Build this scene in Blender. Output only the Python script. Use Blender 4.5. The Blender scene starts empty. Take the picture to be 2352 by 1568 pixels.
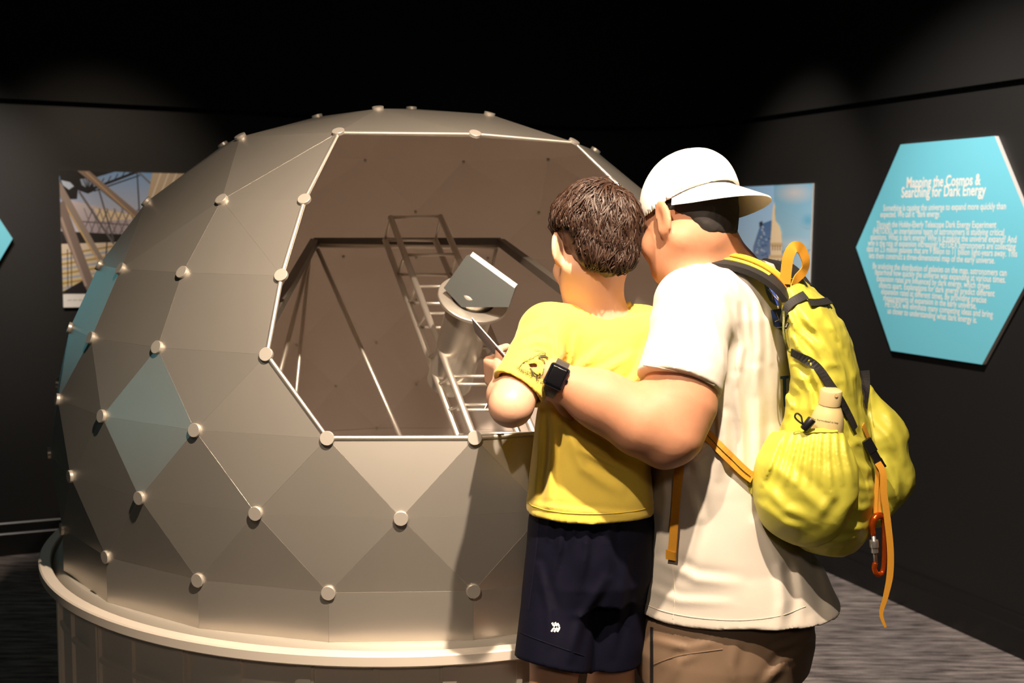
import bpy, bmesh, math, random
import numpy as np
from mathutils import Vector, Matrix
from mathutils.bvhtree import BVHTree

random.seed(7)
S = bpy.context.scene
COL = S.collection
R = math.radians

# ------------------------------------------------------------------ camera
W, H, F = 2352.0, 1568.0, 2551.7
PITCH, ROLL = 0.1027, 0.0106
CAM = Vector((0, 0, 1.6))
_fw = Vector((0, math.cos(PITCH), -math.sin(PITCH)))
_up0 = Vector((0, math.sin(PITCH), math.cos(PITCH)))
_rt0 = Vector((1, 0, 0))
_rt = _rt0 * math.cos(ROLL) + _up0 * math.sin(ROLL)
_up = _up0 * math.cos(ROLL) - _rt0 * math.sin(ROLL)
cd = bpy.data.cameras.new('camera')
cam = bpy.data.objects.new('camera', cd)
COL.objects.link(cam)
cam.matrix_world = Matrix(((_rt.x, _up.x, -_fw.x, CAM.x), (_rt.y, _up.y, -_fw.y, CAM.y),
                           (_rt.z, _up.z, -_fw.z, CAM.z), (0, 0, 0, 1)))
cd.sensor_width = 36
cd.lens = F / W * 36
cd.clip_start = 0.05
cd.dof.use_dof = True
cd.dof.focus_distance = 2.3
cd.dof.aperture_fstop = 4.5
S.camera = cam

# ------------------------------------------------------------------ world, lights, exposure
w = bpy.data.worlds.new('world')
S.world = w
w.use_nodes = True
w.node_tree.nodes['Background'].inputs[0].default_value = (1.0, 0.84, 0.7, 1)
w.node_tree.nodes['Background'].inputs[1].default_value = 0.012
S.view_settings.view_transform = 'Standard'
S.view_settings.look = 'None'
S.view_settings.gamma = 1
S.view_settings.use_curve_mapping = False
S.view_settings.exposure = 0.0


def spot(name, loc, target, power, size, blend=0.6, radius=0.05, col=(1.0, 0.8, 0.6)):
    l = bpy.data.lights.new(name, 'SPOT')
    l.energy = power
    l.spot_size = R(size)
    l.spot_blend = blend
    l.shadow_soft_size = radius
    l.color = col
    o = bpy.data.objects.new(name, l)
    COL.objects.link(o)
    o.location = loc
    o.rotation_euler = (Vector(target) - Vector(loc)).to_track_quat('-Z', 'Y').to_euler()
    return o


WARM = (1.0, 0.79, 0.59)
# ceiling track heads: one on the visitors, one on the model, one on each panel of the walls, plus an added fill
spot('track_light_visitors', (-0.75, 0.25, 3.35), (0.22, 2.30, 1.50), 440, 42, 1.0, 0.03, WARM)
spot('track_light_model', (0.30, 0.9, 3.35), (-0.15, 2.6, 1.15), 1050, 52, 1.0, 0.03, WARM)
spot('front_fill_light', (0.4, -2.6, 3.35), (-0.1, 2.4, 0.55), 170, 38, 1.0, 0.35, WARM)  # added frontal fill from behind the camera, brightens the plinth
spot('track_light_photo_left', (-1.6, 3.7, 3.3), (-1.95, 5.45, 1.45), 150, 38, 0.9, 0.04, WARM)
spot('track_light_photo_right', (0.5, 4.5, 3.3), (1.30, 5.5, 1.45), 210, 40, 0.9, 0.04, (1.0, .86, .72))
spot('track_light_hexagon_right', (0.75, 3.3, 3.3), (1.68, 4.35, 1.05), 420, 66, 0.9, 0.04, (1.0, .88, .78))
spot('track_light_hexagon_left', (-2.1, 3.4, 3.3), (-2.8, 5.05, 1.4), 330, 42, 0.9, 0.04, (1.0, .88, .78))
spot('track_light_side_board', (-3.0, 2.2, 3.3), (-4.55, 1.77, 1.3), 420, 44, 0.9, 0.04, (1.0, .88, .78))

# ------------------------------------------------------------------ helpers


def ray(px, py):
    u, v = px - W / 2, py - H / 2
    c, s = math.cos(ROLL), math.sin(ROLL)
    u, v = u * c + v * s, -u * s + v * c
    zz, xx = -v / F, u / F
    c, s = math.cos(PITCH), math.sin(PITCH)
    return Vector((xx, c + zz * s, -s + zz * c))


def at(px, py, y):
    """the point of the place seen at a pixel of the photograph, y metres in front of the camera"""
    d = ray(px, py)
    return CAM + d * (y / d.y)


def lin(c):
    return c / 12.92 if c <= 0.04045 else ((c + 0.055) / 1.055) ** 2.4


def srgb(r, g, b):
    return (lin(r / 255), lin(g / 255), lin(b / 255), 1)


def mat(name, col, rough=0.6, metal=0.0, noise=0.0, nscale=40, bump=0.0, bscale=200, spec=0.5, sheen=0.0,
        sss=0.0, coat=0.0, stretch=None, trans=0.0, bdist=0.002):
    m = bpy.data.materials.new(name)
    m.use_nodes = True
    nt = m.node_tree
    b = nt.nodes['Principled BSDF']
    b.inputs['Base Color'].default_value = col
    b.inputs['Roughness'].default_value = rough
    b.inputs['Metallic'].default_value = metal
    b.inputs['Specular IOR Level'].default_value = spec
    if sheen:
        b.inputs['Sheen Weight'].default_value = sheen
    if coat:
        b.inputs['Coat Weight'].default_value = coat
    if trans:
        b.inputs['Transmission Weight'].default_value = trans
    if sss:
        b.inputs['Subsurface Weight'].default_value = sss
        b.inputs['Subsurface Radius'].default_value = (1.0, 0.35, 0.2)
        b.inputs['Subsurface Scale'].default_value = 0.006
    tc = nt.nodes.new('ShaderNodeTexCoord')
    mp = nt.nodes.new('ShaderNodeMapping')
    nt.links.new(tc.outputs['Object'], mp.inputs['Vector'])
    if stretch:
        mp.inputs['Scale'].default_value = stretch
    if noise:
        n = nt.nodes.new('ShaderNodeTexNoise')
        n.inputs['Scale'].default_value = nscale
        n.inputs['Detail'].default_value = 5
        nt.links.new(mp.outputs['Vector'], n.inputs['Vector'])
        mx = nt.nodes.new('ShaderNodeMix')
        mx.data_type = 'RGBA'
        mx.inputs['A'].default_value = tuple(max(0, c * (1 - noise)) for c in col[:3]) + (1,)
        mx.inputs['B'].default_value = tuple(min(1, c * (1 + noise)) for c in col[:3]) + (1,)
        nt.links.new(n.outputs['Fac'], mx.inputs['Factor'])
        nt.links.new(mx.outputs['Result'], b.inputs['Base Color'])
    if bump:
        n2 = nt.nodes.new('ShaderNodeTexNoise')
        n2.inputs['Scale'].default_value = bscale
        n2.inputs['Detail'].default_value = 4
        nt.links.new(mp.outputs['Vector'], n2.inputs['Vector'])
        bp = nt.nodes.new('ShaderNodeBump')
        bp.inputs['Strength'].default_value = bump
        bp.inputs['Distance'].default_value = bdist
        nt.links.new(n2.outputs['Fac'], bp.inputs['Height'])
        nt.links.new(bp.outputs['Normal'], b.inputs['Normal'])
    return m


def vcmat(name, rough=0.5):
    """printed picture: colours of the printed shapes come with the mesh"""
    m = bpy.data.materials.new(name)
    m.use_nodes = True
    nt = m.node_tree
    b = nt.nodes['Principled BSDF']
    b.inputs['Roughness'].default_value = rough
    a = nt.nodes.new('ShaderNodeVertexColor')
    a.layer_name = 'print'
    nt.links.new(a.outputs['Color'], b.inputs['Base Color'])
    return m


def obj(name, mesh, parent=None, smooth=False):
    o = bpy.data.objects.new(name, mesh)
    COL.objects.link(o)
    if smooth:
        mesh.shade_smooth()
    if parent is not None:
        o.parent = parent
        o.matrix_parent_inverse = parent.matrix_world.inverted()
    return o


def tag(o, label, cat, group=None):
    o['label'] = label
    o['category'] = cat
    if group:
        o['group'] = group
    return o


def struct(o):
    o['kind'] = 'structure'
    return o


def thing(name, loc, label, cat, group=None):
    o = bpy.data.objects.new(name, None)
    o.empty_display_size = 0.05
    COL.objects.link(o)
    o.location = loc
    o.matrix_world = Matrix.Translation(Vector(loc))
    return tag(o, label, cat, group)


class MB:
    """collects shapes into one mesh"""

    def __init__(self):
        self.v = []
        self.f = []
        self.mi = []

    def add(self, vs, fs, m=0):
        n = len(self.v)
        self.v += [tuple(p) for p in vs]
        self.f += [tuple(i + n for i in f) for f in fs]
        self.mi += [m] * len(fs)

    def box(self, c, x, y, z, m=0):
        """c centre, x y z half axis vectors"""
        c, x, y, z = Vector(c), Vector(x), Vector(y), Vector(z)
        vs = [c + a * x + b * y + d * z for d in (-1, 1) for b in (-1, 1) for a in (-1, 1)]
        self.add(vs, [(0, 2, 3, 1), (4, 5, 7, 6), (0, 1, 5, 4), (2, 6, 7, 3), (0, 4, 6, 2), (1, 3, 7, 5)], m)

    def tube(self, pts, r, n=10, m=0, closed=False, flat=None, caps=True, nrm=None):
        """sweep along a polyline; r number or list; flat=(w,h) gives a strap section"""
        pts = [Vector(p) for p in pts]
        k = len(pts)
        rs = r if isinstance(r, (list, tuple)) else [r] * k
        ring = []
        pn = None
        for i, p in enumerate(pts):
            if closed:
                t = (pts[(i + 1) % k] - pts[i - 1]).normalized()
            else:
                t = (pts[min(i + 1, k - 1)] - pts[max(i - 1, 0)]).normalized()
            if nrm is not None:
                a = Vector(nrm[i] if isinstance(nrm, list) else nrm)
                a = (a - t * a.dot(t)).normalized()
            elif pn is None:
                a = t.orthogonal().normalized()
            else:
                a = (pn - t * pn.dot(t)).normalized()
            pn = a
            b = t.cross(a)
            row = []
            if flat:
                w2, h2 = flat
                for (x, y) in ((-1, -1), (1, -1), (1, 1), (-1, 1)):
                    row.append(p + b * x * w2 * rs[i] + a * y * h2)
            else:
                for j in range(n):
                    an = 2 * math.pi * j / n
                    row.append(p + (a * math.cos(an) + b * math.sin(an)) * rs[i])
            ring.append(row)
        nn = 4 if flat else n
        vs = [q for row in ring for q in row]
        fs = []
        for i in range(k if closed else k - 1):
            i2 = (i + 1) % k
            for j in range(nn):
                j2 = (j + 1) % nn
                fs.append((i * nn + j, i * nn + j2, i2 * nn + j2, i2 * nn + j))
        if not closed and caps:
            fs.append(tuple(range(nn - 1, -1, -1)))
            fs.append(tuple((k - 1) * nn + j for j in range(nn)))
        self.add(vs, fs, m)

    def lathe(self, prof, origin=(0, 0, 0), axis=(0, 0, 1), n=48, m=0, close=False, a0=0, a1=2 * math.pi):
        """profile of (radius, height) turned about axis"""
        o, ax = Vector(origin), Vector(axis).normalized()
        e1 = ax.orthogonal().normalized() if abs(ax.z) < 0.999 else Vector((1, 0, 0))
        e2 = ax.cross(e1)
        full = abs(a1 - a0 - 2 * math.pi) < 1e-6
        k = n if full else n + 1
        vs = []
        for i in range(k):
            a = a0 + (a1 - a0) * i / n
            d = e1 * math.cos(a) + e2 * math.sin(a)
            vs += [o + d * r + ax * h for r, h in prof]
        p = len(prof)
        fs = []
        for i in range(n):
            i2 = (i + 1) % k
            for j in range(p if close else p - 1):
                j2 = (j + 1) % p
                fs.append((i * p + j, i2 * p + j, i2 * p + j2, i * p + j2))
        self.add(vs, fs, m)

    def prism(self, poly, d, m=0):
        """flat polygon pushed along d"""
        poly = [Vector(p) for p in poly]
        d = Vector(d)
        n = len(poly)
        vs = poly + [p + d for p in poly]
        fs = [tuple(range(n - 1, -1, -1)), tuple(range(n, 2 * n))]
        fs += [(i, (i + 1) % n, n + (i + 1) % n, n + i) for i in range(n)]
        self.add(vs, fs, m)

    def mesh(self, name, mats):
        me = bpy.data.meshes.new(name)
        me.from_pydata(self.v, [], self.f)
        for m in (mats if isinstance(mats, (list, tuple)) else [mats]):
            me.materials.append(m)
        if any(self.mi):
            me.polygons.foreach_set('material_index', self.mi)
        me.update()
        bm = bmesh.new()
        bm.from_mesh(me)
        bmesh.ops.recalc_face_normals(bm, faces=bm.faces)
        bm.to_mesh(me)
        bm.free()
        return me

    def build(self, name, mats, parent=None, smooth=False, auto=None):
        me = self.mesh(name, mats)
        o = obj(name, me, parent, smooth)
        if auto is not None:
            me.shade_smooth()
            me.set_sharp_from_angle(angle=R(auto))
        return o


def text_mesh(s, size=1.0, bold=0.0, align='LEFT'):
    """outline of a line of lettering as 2-D verts and faces, baseline at 0"""
    c = bpy.data.curves.new('lettering', 'FONT')
    c.body = s
    c.size = size
    c.offset = bold
    c.align_x = align
    c.resolution_u = 3
    o = bpy.data.objects.new('lettering', c)
    COL.objects.link(o)
    bpy.context.view_layer.update()
    me = o.to_mesh()
    vs = [tuple(v.co[:2]) for v in me.vertices]
    fs = [tuple(p.vertices) for p in me.polygons]
    o.to_mesh_clear()
    bpy.data.objects.remove(o)
    bpy.data.curves.remove(c)
    return vs, fs


# ------------------------------------------------------------------ materials of the place
M = {}
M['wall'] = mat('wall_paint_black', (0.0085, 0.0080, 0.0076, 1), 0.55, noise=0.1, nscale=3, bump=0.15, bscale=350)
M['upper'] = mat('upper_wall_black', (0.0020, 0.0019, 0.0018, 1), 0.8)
M['gap'] = mat('shadow_gap_black', (0.0015, 0.0015, 0.0015, 1), 0.9)
M['base'] = mat('baseboard_black', (0.008, 0.0078, 0.0075, 1), 0.35)
M['panel'] = mat('silver_grey_panel_paint', (0.64, 0.60, 0.54, 1), 0.36, metal=0.82, noise=0.05, nscale=6, bump=0.06, bscale=900, bdist=0.0006)
M['inner'] = mat('panel_inner_face', (0.77, 0.68, 0.62, 1), 0.45, noise=0.04, nscale=5)
M['disc'] = mat('disc_cap_paint', (0.50, 0.465, 0.415, 1), 0.4, metal=0.5)
M['tube'] = mat('pale_metal_tube', (0.74, 0.69, 0.62, 1), 0.38, metal=0.85)
M['rim'] = mat('plinth_white_paint', (0.60, 0.54, 0.47, 1), 0.4, noise=0.03, nscale=8)
M['plinth'] = mat('plinth_cladding_white', (0.66, 0.60, 0.53, 1), 0.5)
M['blue'] = mat('hexagon_blue_print', srgb(112, 199, 220), 0.45)
M['white_edge'] = mat('board_white_edge', (0.8, 0.78, 0.75, 1), 0.5)
M['letter'] = mat('cream_lettering', (0.86, 0.82, 0.76, 1), 0.5)
M['print'] = vcmat('photo_print')


def carpet():
    m = bpy.data.materials.new('carpet_grey_streaked')
    m.use_nodes = True
    nt = m.node_tree
    b = nt.nodes['Principled BSDF']
    b.inputs['Roughness'].default_value = 0.95
    b.inputs['Specular IOR Level'].default_value = 0.1
    tc = nt.nodes.new('ShaderNodeTexCoord')
    mp = nt.nodes.new('ShaderNodeMapping')
    mp.inputs['Rotation'].default_value = (0, 0, R(-12))
    mp.inputs['Scale'].default_value = (6, 42, 1)
    n = nt.nodes.new('ShaderNodeTexNoise')
    n.inputs['Scale'].default_value = 1.0
    n.inputs['Detail'].default_value = 6
    n.inputs['Roughness'].default_value = 0.6
    n2 = nt.nodes.new('ShaderNodeTexNoise')
    n2.inputs['Scale'].default_value = 260
    n2.inputs['Detail'].default_value = 3
    cr = nt.nodes.new('ShaderNodeValToRGB')
    cr.color_ramp.elements[0].position = 0.36
    cr.color_ramp.elements[0].color = (0.09, 0.078, 0.075, 1)
    cr.color_ramp.elements[1].position = 0.66
    cr.color_ramp.elements[1].color = (0.38, 0.33, 0.31, 1)
    mx = nt.nodes.new('ShaderNodeMix')
    mx.data_type = 'RGBA'
    mx.blend_type = 'MULTIPLY'
    mx.inputs['Factor'].default_value = 0.6
    cr2 = nt.nodes.new('ShaderNodeValToRGB')
    cr2.color_ramp.elements[0].position = 0.3
    cr2.color_ramp.elements[0].color = (0.35, 0.35, 0.35, 1)
    cr2.color_ramp.elements[1].position = 0.7
    bp = nt.nodes.new('ShaderNodeBump')
    bp.inputs['Strength'].default_value = 0.6
    bp.inputs['Distance'].default_value = 0.004
    L = nt.links.new
    L(tc.outputs['Object'], mp.inputs['Vector'])
    L(mp.outputs['Vector'], n.inputs['Vector'])
    L(tc.outputs['Object'], n2.inputs['Vector'])
    L(n.outputs['Fac'], cr.inputs['Fac'])
    L(n2.outputs['Fac'], cr2.inputs['Fac'])
    L(cr.outputs['Color'], mx.inputs['A'])
    L(cr2.outputs['Color'], mx.inputs['B'])
    L(mx.outputs['Result'], b.inputs['Base Color'])
    L(n2.outputs['Fac'], bp.inputs['Height'])
    L(bp.outputs['Normal'], b.inputs['Normal'])
    return m


M['carpet'] = carpet()

# ------------------------------------------------------------------ the room: two walls with a rounded corner
YL, YR = 0.3976, -1.1732
DL = Vector((math.cos(YL), math.sin(YL), 0))
DR = Vector((math.cos(YR), math.sin(YR), 0))
NL = Vector((math.sin(YL), -math.cos(YL), 0))     # into the room
NR = Vector((math.sin(YR), -math.cos(YR), 0))
CORNER = Vector((0.874, 6.612, 0))
RAD = 0.78
PL = Vector((-2.0, 5.4052, 0))
PR = Vector((1.756, 4.532, 0))
CTR = CORNER - DL * RAD + NL * RAD
WL0 = CORNER - DL * 6.2
WL1 = CORNER - DL * RAD
WR0 = CORNER + DR * RAD
WR1 = CORNER + DR * 6.0


def wall_strip(prof):
    """three meshes (left, corner, right) of a closed profile (distance into the room, height)"""
    res = []
    arc = []
    for i in range(13):
        a = math.pi / 2 * i / 12
        n = NL * math.cos(a) - DL * -math.sin(a) * -1
        n = NL * math.cos(a) + (-DL) * math.sin(a)
        arc.append((CTR - n * RAD, n))
    for path in ([(WL0, NL), (WL1, NL)], arc, [(WR0, NR), (WR1, NR)]):
        mb = MB()
        k = len(prof)
        vs = []
        for p, n in path:
            vs += [p + n * d + Vector((0, 0, h)) for d, h in prof]
        fs = [(i * k + j, (i + 1) * k + j, (i + 1) * k + (j + 1) % k, i * k + (j + 1) % k)
              for i in range(len(path) - 1) for j in range(k)]
        fs += [tuple(range(k)), tuple((len(path) - 1) * k + j for j in range(k))]
        mb.add(vs, fs)
        res.append(mb)
    return res


ZC = 2.144
for side, mb in zip(('left', 'corner', 'right'), wall_strip([(0, 0), (0, ZC), (-0.12, ZC), (-0.12, 0)])):
    struct(mb.build('wall_' + side, M['wall'], auto=30))
for i, mb in enumerate(wall_strip([(-0.03, ZC), (-0.03, ZC + 0.025), (-0.12, ZC + 0.025), (-0.12, ZC)])):
    struct(mb.build('trim_%d' % (i + 1), M['gap'], auto=30))
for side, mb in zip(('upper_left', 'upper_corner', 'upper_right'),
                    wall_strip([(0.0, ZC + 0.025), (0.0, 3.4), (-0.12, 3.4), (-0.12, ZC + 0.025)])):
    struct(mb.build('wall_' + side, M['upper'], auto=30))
bprof = [(0, 0), (0.018, 0), (0.018, 0.105), (0.014, 0.11), (0.010, 0.112), (0.010, 0.155), (0.006, 0.1607), (0, 0.1607)]
for side, mb in zip(('left', 'corner', 'right'), wall_strip(bprof)):
    struct(mb.build('baseboard_' + side, M['base']))
# side wall out of view on the left, it carries the board mirrored in the dome
mb = MB()
_d = Vector((0.12, -1, 0)).normalized()
WS = WL0
mb.box(WS + _d * 2.6 + Vector((0, 0, 1.7)) + _d.cross(Vector((0, 0, 1))) * 0.06, _d * 2.6, _d.cross(Vector((0, 0, 1))) * 0.06, (0, 0, 1.7))
struct(mb.build('wall_side', M['wall']))
SIDE_N = _d.cross(Vector((0, 0, 1))) * -1
mb = MB()
mb.box((0, 3.0, -0.05), (6, 0, 0), (0, 5.5, 0), (0, 0, 0.05))
struct(mb.build('floor', M['carpet']))
mb = MB()
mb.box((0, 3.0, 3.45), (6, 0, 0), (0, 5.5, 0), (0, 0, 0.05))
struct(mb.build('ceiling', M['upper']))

# ------------------------------------------------------------------ wall panels


class Plane:
    """a board on a wall: local u along the wall, v up, w out of it"""

    def __init__(self, p0, d, n, off):
        self.o, self.d, self.n = p0 + n * off, d, n

    def P(self, u, v, w=0.0):
        return self.o + self.d * u + Vector((0, 0, v)) + self.n * w

    def px(self, x, y):
        r = ray(x, y)
        k = (self.n.dot(self.o - CAM)) / self.n.dot(r)
        p = CAM + r * k
        return ((p - self.o).dot(self.d), p.z)


def board(name, plane, poly, thick, face, edge, label, cat, group=None):
    c = plane.P(sum(p[0] for p in poly) / len(poly), sum(p[1] for p in poly) / len(poly), -thick)
    t = thing(name, c, label, cat, group)
    mb = MB()
    n = len(poly)
    vs = [plane.P(u, v, 0) for u, v in poly] + [plane.P(u, v, -thick) for u, v in poly]
    mb.add(vs, [tuple(range(n))], 0)
    mb.add(vs, [tuple(range(2 * n - 1, n - 1, -1))] + [(i, n + i, n + (i + 1) % n, (i + 1) % n) for i in range(n)], 1)
    mb.build('board', [face, edge], t)
    return t


def hexpoly(u, v, s):
    return [(u + s * math.cos(R(a)), v + s * math.sin(R(a))) for a in (0, 60, 120, 180, 240, 300)]


HEXR = Plane(PR, DR, NR, 0.028)
u0 = (Vector((1.7284, 4.5205, 0)) - HEXR.o).dot(DR)
hexr = board('information_board', HEXR, hexpoly(u0, 1.5255, 0.5057), 0.02, M['blue'], M['white_edge'],
             'blue hexagonal text board headed Mapping the Cosmos on the right wall', 'sign', 'blue hexagonal boards')
HEXL = Plane(PL, DL, NL, 0.028)
ul, vl = HEXL.px(29, 548)
hexl = board('information_board', HEXL, hexpoly(ul - 0.5057, vl, 0.5057), 0.02, M['blue'], M['white_edge'],
             'blue hexagonal board at the left edge, only its tip in view', 'sign', 'blue hexagonal boards')

HEXS = Plane(WS, _d, SIDE_N, 0.028)
hexs = board('information_board', HEXS, hexpoly(2.45, 1.5255, 0.5057), 0.02, M['blue'], M['white_edge'],
             'blue hexagonal board on the side wall, mirrored in the dome panels', 'sign', 'blue hexagonal boards')
LINES = [
    ('Mapping the Cosmos &', 385, 410, 845, 388, 1), ('Searching for Dark Energy', 352, 468, 877, 455, 1),
    ('Something is causing the universe to expand more quickly than', 240, 556, 1002, 537, 0),
    ('expected. We call it \u201cdark energy.\u201d', 222, 592, 605, 588, 0),
    ('Through the Hobby-Eberly Telescope Dark Energy Experiment', 197, 655, 942, 655, 0),
    ('(HETDEX), an international team of astronomers is studying critical', 177, 697, 990, 700, 0),
    ('questions. What is dark energy? Why is it making the universe expand? And', 160, 734, 1067, 745, 0),
    ('why is the rate of expansion increasing? HETDEX astronomers are collecting', 145, 770, 1062, 790, 0),
    ('data on 2.5 million galaxies that are 9 billion to 11 billion light-years away. This', 137, 807, 1072, 835, 0),
    ('lets them construct a three-dimensional map of the early universe.', 152, 848, 933, 876, 0),
    ('By analyzing the distribution of galaxies on the map, astronomers can', 175, 915, 1006, 950, 0),
    ('determine how quickly the universe was expanding at various times.', 188, 953, 1000, 993, 0),
    ('Expansion rates are influenced by dark energy, which drives', 200, 990, 902, 1035, 0),
    ('objects apart. Explanations for dark energy predict different', 213, 1030, 932, 1082, 0),
    ('expansion rates at different times. By providing precise', 227, 1070, 880, 1122, 0),
    ('measurements of expansion in the early universe,', 240, 1108, 818, 1160, 0),
    ('HETDEX will eliminate many competing ideas and bring', 252, 1148, 920, 1213, 0),
    ('us closer to understanding what dark energy is.', 267, 1190, 822, 1248, 0)]
mbt, mbb = MB(), MB()
for s, x0, y0, x1, y1, big in LINES:
    k = 1 / 2.704
    a = HEXR.px(1940 + x0 * k, 280 + y0 * k)
    b = HEXR.px(1940 + x1 * k, 280 + y1 * k)
    vs, fs = text_mesh(s, 1.0, 0.022 if big else 0.012)
    x_min, x_max = min(v[0] for v in vs), max(v[0] for v in vs)
    sx = (b[0] - a[0]) / (x_max - x_min)
    sy = 0.062 if big else 0.0375
    vv = (a[1] + b[1]) / 2
    (mbt if big else mbb).add([HEXR.P(a[0] + (v[0] - x_min) * sx, vv + v[1] * sy, 0.0006) for v in vs], fs)
mbt.build('heading', M['letter'], hexr)
mbb.build('paragraphs', M['letter'], hexr)


class Print:
    """flat picture made of coloured shapes, each a hair in front of the last"""

    def __init__(self, plane):
        self.pl, self.v, self.f, self.c, self.k = plane, [], [], [], 0

    def poly(self, pts, col, col2=None):
        """pts local (u, v); a second colour shades from first to last point pair (bottom, top)"""
        self.k += 1
        n = len(self.v)
        self.v += [self.pl.P(u, v, 0.0004 + 0.00006 * self.k) for u, v in pts]
        self.f.append(tuple(range(n, n + len(pts))))
        if col2 is None:
            self.c.append([col] * len(pts))
        else:
            z0, z1 = min(p[1] for p in pts), max(p[1] for p in pts)
            self.c.append([tuple(col[i] + (col2[i] - col[i]) * (p[1] - z0) / (z1 - z0) for i in range(4)) for p in pts])

    def line(self, a, b, wd, col, w2=None):
        a, b = Vector(a), Vector(b)
        d = (b - a).normalized()
        n = Vector((-d.y, d.x))
        w2 = wd if w2 is None else w2
        self.poly([a + n * wd / 2, a - n * wd / 2, b - n * w2 / 2, b + n * w2 / 2], col)

    def build(self, name, parent):
        me = bpy.data.meshes.new(name)
        me.from_pydata([tuple(v) for v in self.v], [], self.f)
        ca = me.color_attributes.new('print', 'FLOAT_COLOR', 'CORNER')
        i = 0
        for p, cs in zip(me.polygons, self.c):
            for c in cs:
                ca.data[i].color = c
                i += 1
        me.materials.append(M['print'])
        return obj(name, me, parent)


def clip(poly, box):
    """clip a polygon to (u0, v0, u1, v1)"""
    u0, v0, u1, v1 = box
    for ax, lim, sgn in ((0, u0, 1), (0, u1, -1), (1, v0, 1), (1, v1, -1)):
        out = []
        for i in range(len(poly)):
            a, b = poly[i - 1], poly[i]
            da, db = (a[ax] - lim) * sgn, (b[ax] - lim) * sgn
            if (da >= 0) != (db >= 0):
                t = da / (da - db)
                out.append((a[0] + (b[0] - a[0]) * t, a[1] + (b[1] - a[1]) * t))
            if db >= 0:
                out.append(tuple(b))
        poly = out
        if len(poly) < 3:
            return None
    return poly


# left photograph: steel tubes and mirrors of a telescope against the sky
PHL = Plane(PL, DL, NL, 0.016)
pu0, pv1 = PHL.px(136, 391)
_, pv0 = PHL.px(141, 706)
pw = 0.92
phl = board('photograph', PHL, [(pu0, pv0), (pu0 + pw, pv0), (pu0 + pw, pv1), (pu0, pv1)], 0.012, M['white_edge'], M['white_edge'],
            'photograph of steel tubes and girders under a blue sky, half hidden behind the dome', 'picture', 'photographs on the walls')
pr = Print(PHL)
cap_v = PHL.px(141, 675)[1]
BX = (pu0, cap_v, pu0 + pw, pv1)


def C(x, y):
    """crop pixel of the left photograph to the board"""
    return PHL.px(x / 4.356, 370 + y / 4.356)


def poly(pts, col, col2=None, pp=None, box=None, f=None):
    q = clip([(f or C)(*p) for p in pts], box or BX)
    if q:
        (pp or pr).poly(q, col, col2)


def stroke(a, b, wd, col, w2=None):
    """stroke in crop pixels"""
    a, b = Vector(a), Vector(b)
    d = (b - a).normalized()
    n = Vector((-d.y, d.x))
    w2 = wd if w2 is None else w2
    poly([a + n * wd / 2, a - n * wd / 2, b - n * w2 / 2, b + n * w2 / 2], col)


dk, st, cr_, lt = srgb(26, 24, 26), srgb(122, 112, 108), srgb(226, 200, 168), srgb(205, 195, 190)
poly([(560, 60), (2700, 60), (2700, 900), (560, 900)], srgb(225, 215, 215), srgb(120, 160, 210))
poly([(560, 60), (1300, 60), (900, 180), (600, 160)], dk)
poly([(600, 160), (900, 180), (960, 290), (880, 325), (780, 290), (770, 380), (690, 380), (600, 260)], dk)
poly([(610, 190), (700, 210), (740, 250), (690, 285), (630, 240)], srgb(190, 205, 225))
poly([(800, 180), (870, 170), (930, 200), (880, 275), (820, 240)], srgb(150, 165, 190))
for a in (830, 860, 885, 910):
    stroke((a, 165), (875, 300), 9, dk)
stroke((940, 270), (1400, 95), 26, dk)
stroke((940, 300), (1400, 140), 12, dk)
for a in range(0, 6):
    stroke((1000 + a * 70, 250 - a * 26), (1040 + a * 70, 170 - a * 22), 9, dk)
poly([(700, 390), (870, 430), (1300, 520), (1400, 560), (1300, 760), (900, 760), (760, 560)], srgb(170, 160, 175), srgb(205, 195, 200))
poly([(940, 470), (1300, 530), (1330, 580), (1000, 600)], srgb(232, 212, 178))
for i in range(7):
    x = 880 + i * 75
    stroke((x - 60, 740), (x + 50, 480), 12, srgb(120, 112, 120))
    stroke((x - 40, 470), (x + 60, 740), 10, srgb(135, 125, 130))
stroke((780, 600), (1340, 640), 12, srgb(120, 110, 112))
poly([(600, 700), (1400, 740), (1400, 830), (600, 890)], srgb(40, 36, 36))
poly([(560, 830), (1500, 800), (1500, 1320), (560, 1320)], srgb(196, 178, 130), srgb(224, 208, 190))
for i in range(9):
    y = 900 + i * 48
    stroke((590, y + 40), (1200, y - 60), 16, srgb(150, 165, 190) if i % 2 else srgb(170, 140, 60))
for x in (675, 712):
    stroke((x, 880), (x + 4, 1260), 10, srgb(90, 75, 50))
stroke((1070, 800), (1060, 960), 12, dk)
poly([(600, 1320), (850, 1180), (900, 1320)], srgb(30, 26, 28))
stroke((790, 300), (1140, 830), 20, srgb(110, 104, 108))
stroke((990, 290), (1135, 790), 16, srgb(95, 92, 98))
stroke((1370, 110), (1395, 520), 14, srgb(70, 75, 85))
stroke((1390, 110), (1640, 350), 12, srgb(120, 110, 100))
poly([(1530, 90), (2700, 90), (2700, 900), (1450, 500)], srgb(196, 170, 128), srgb(190, 172, 150))
for i in range(6):
    stroke((1500 + i * 70, 420), (1620 + i * 80, 90), 12, srgb(225, 215, 200))
stroke((800, 70), (1390, 560), 76, srgb(140, 122, 112), 62)
stroke((860, 110), (1350, 560), 14, srgb(190, 160, 120))
stroke((570, 230), (1030, 1010), 84, srgb(150, 136, 126), 40)
stroke((640, 420), (1000, 1030), 16, srgb(205, 172, 120))
stroke((580, 420), (920, 1290), 130, srgb(128, 112, 104), 96)
stroke((610, 560), (860, 1250), 26, srgb(170, 150, 138))
pr.build('printed_picture', phl)
mb = MB()
tu, tv = PHL.px(155, 690)
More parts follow.
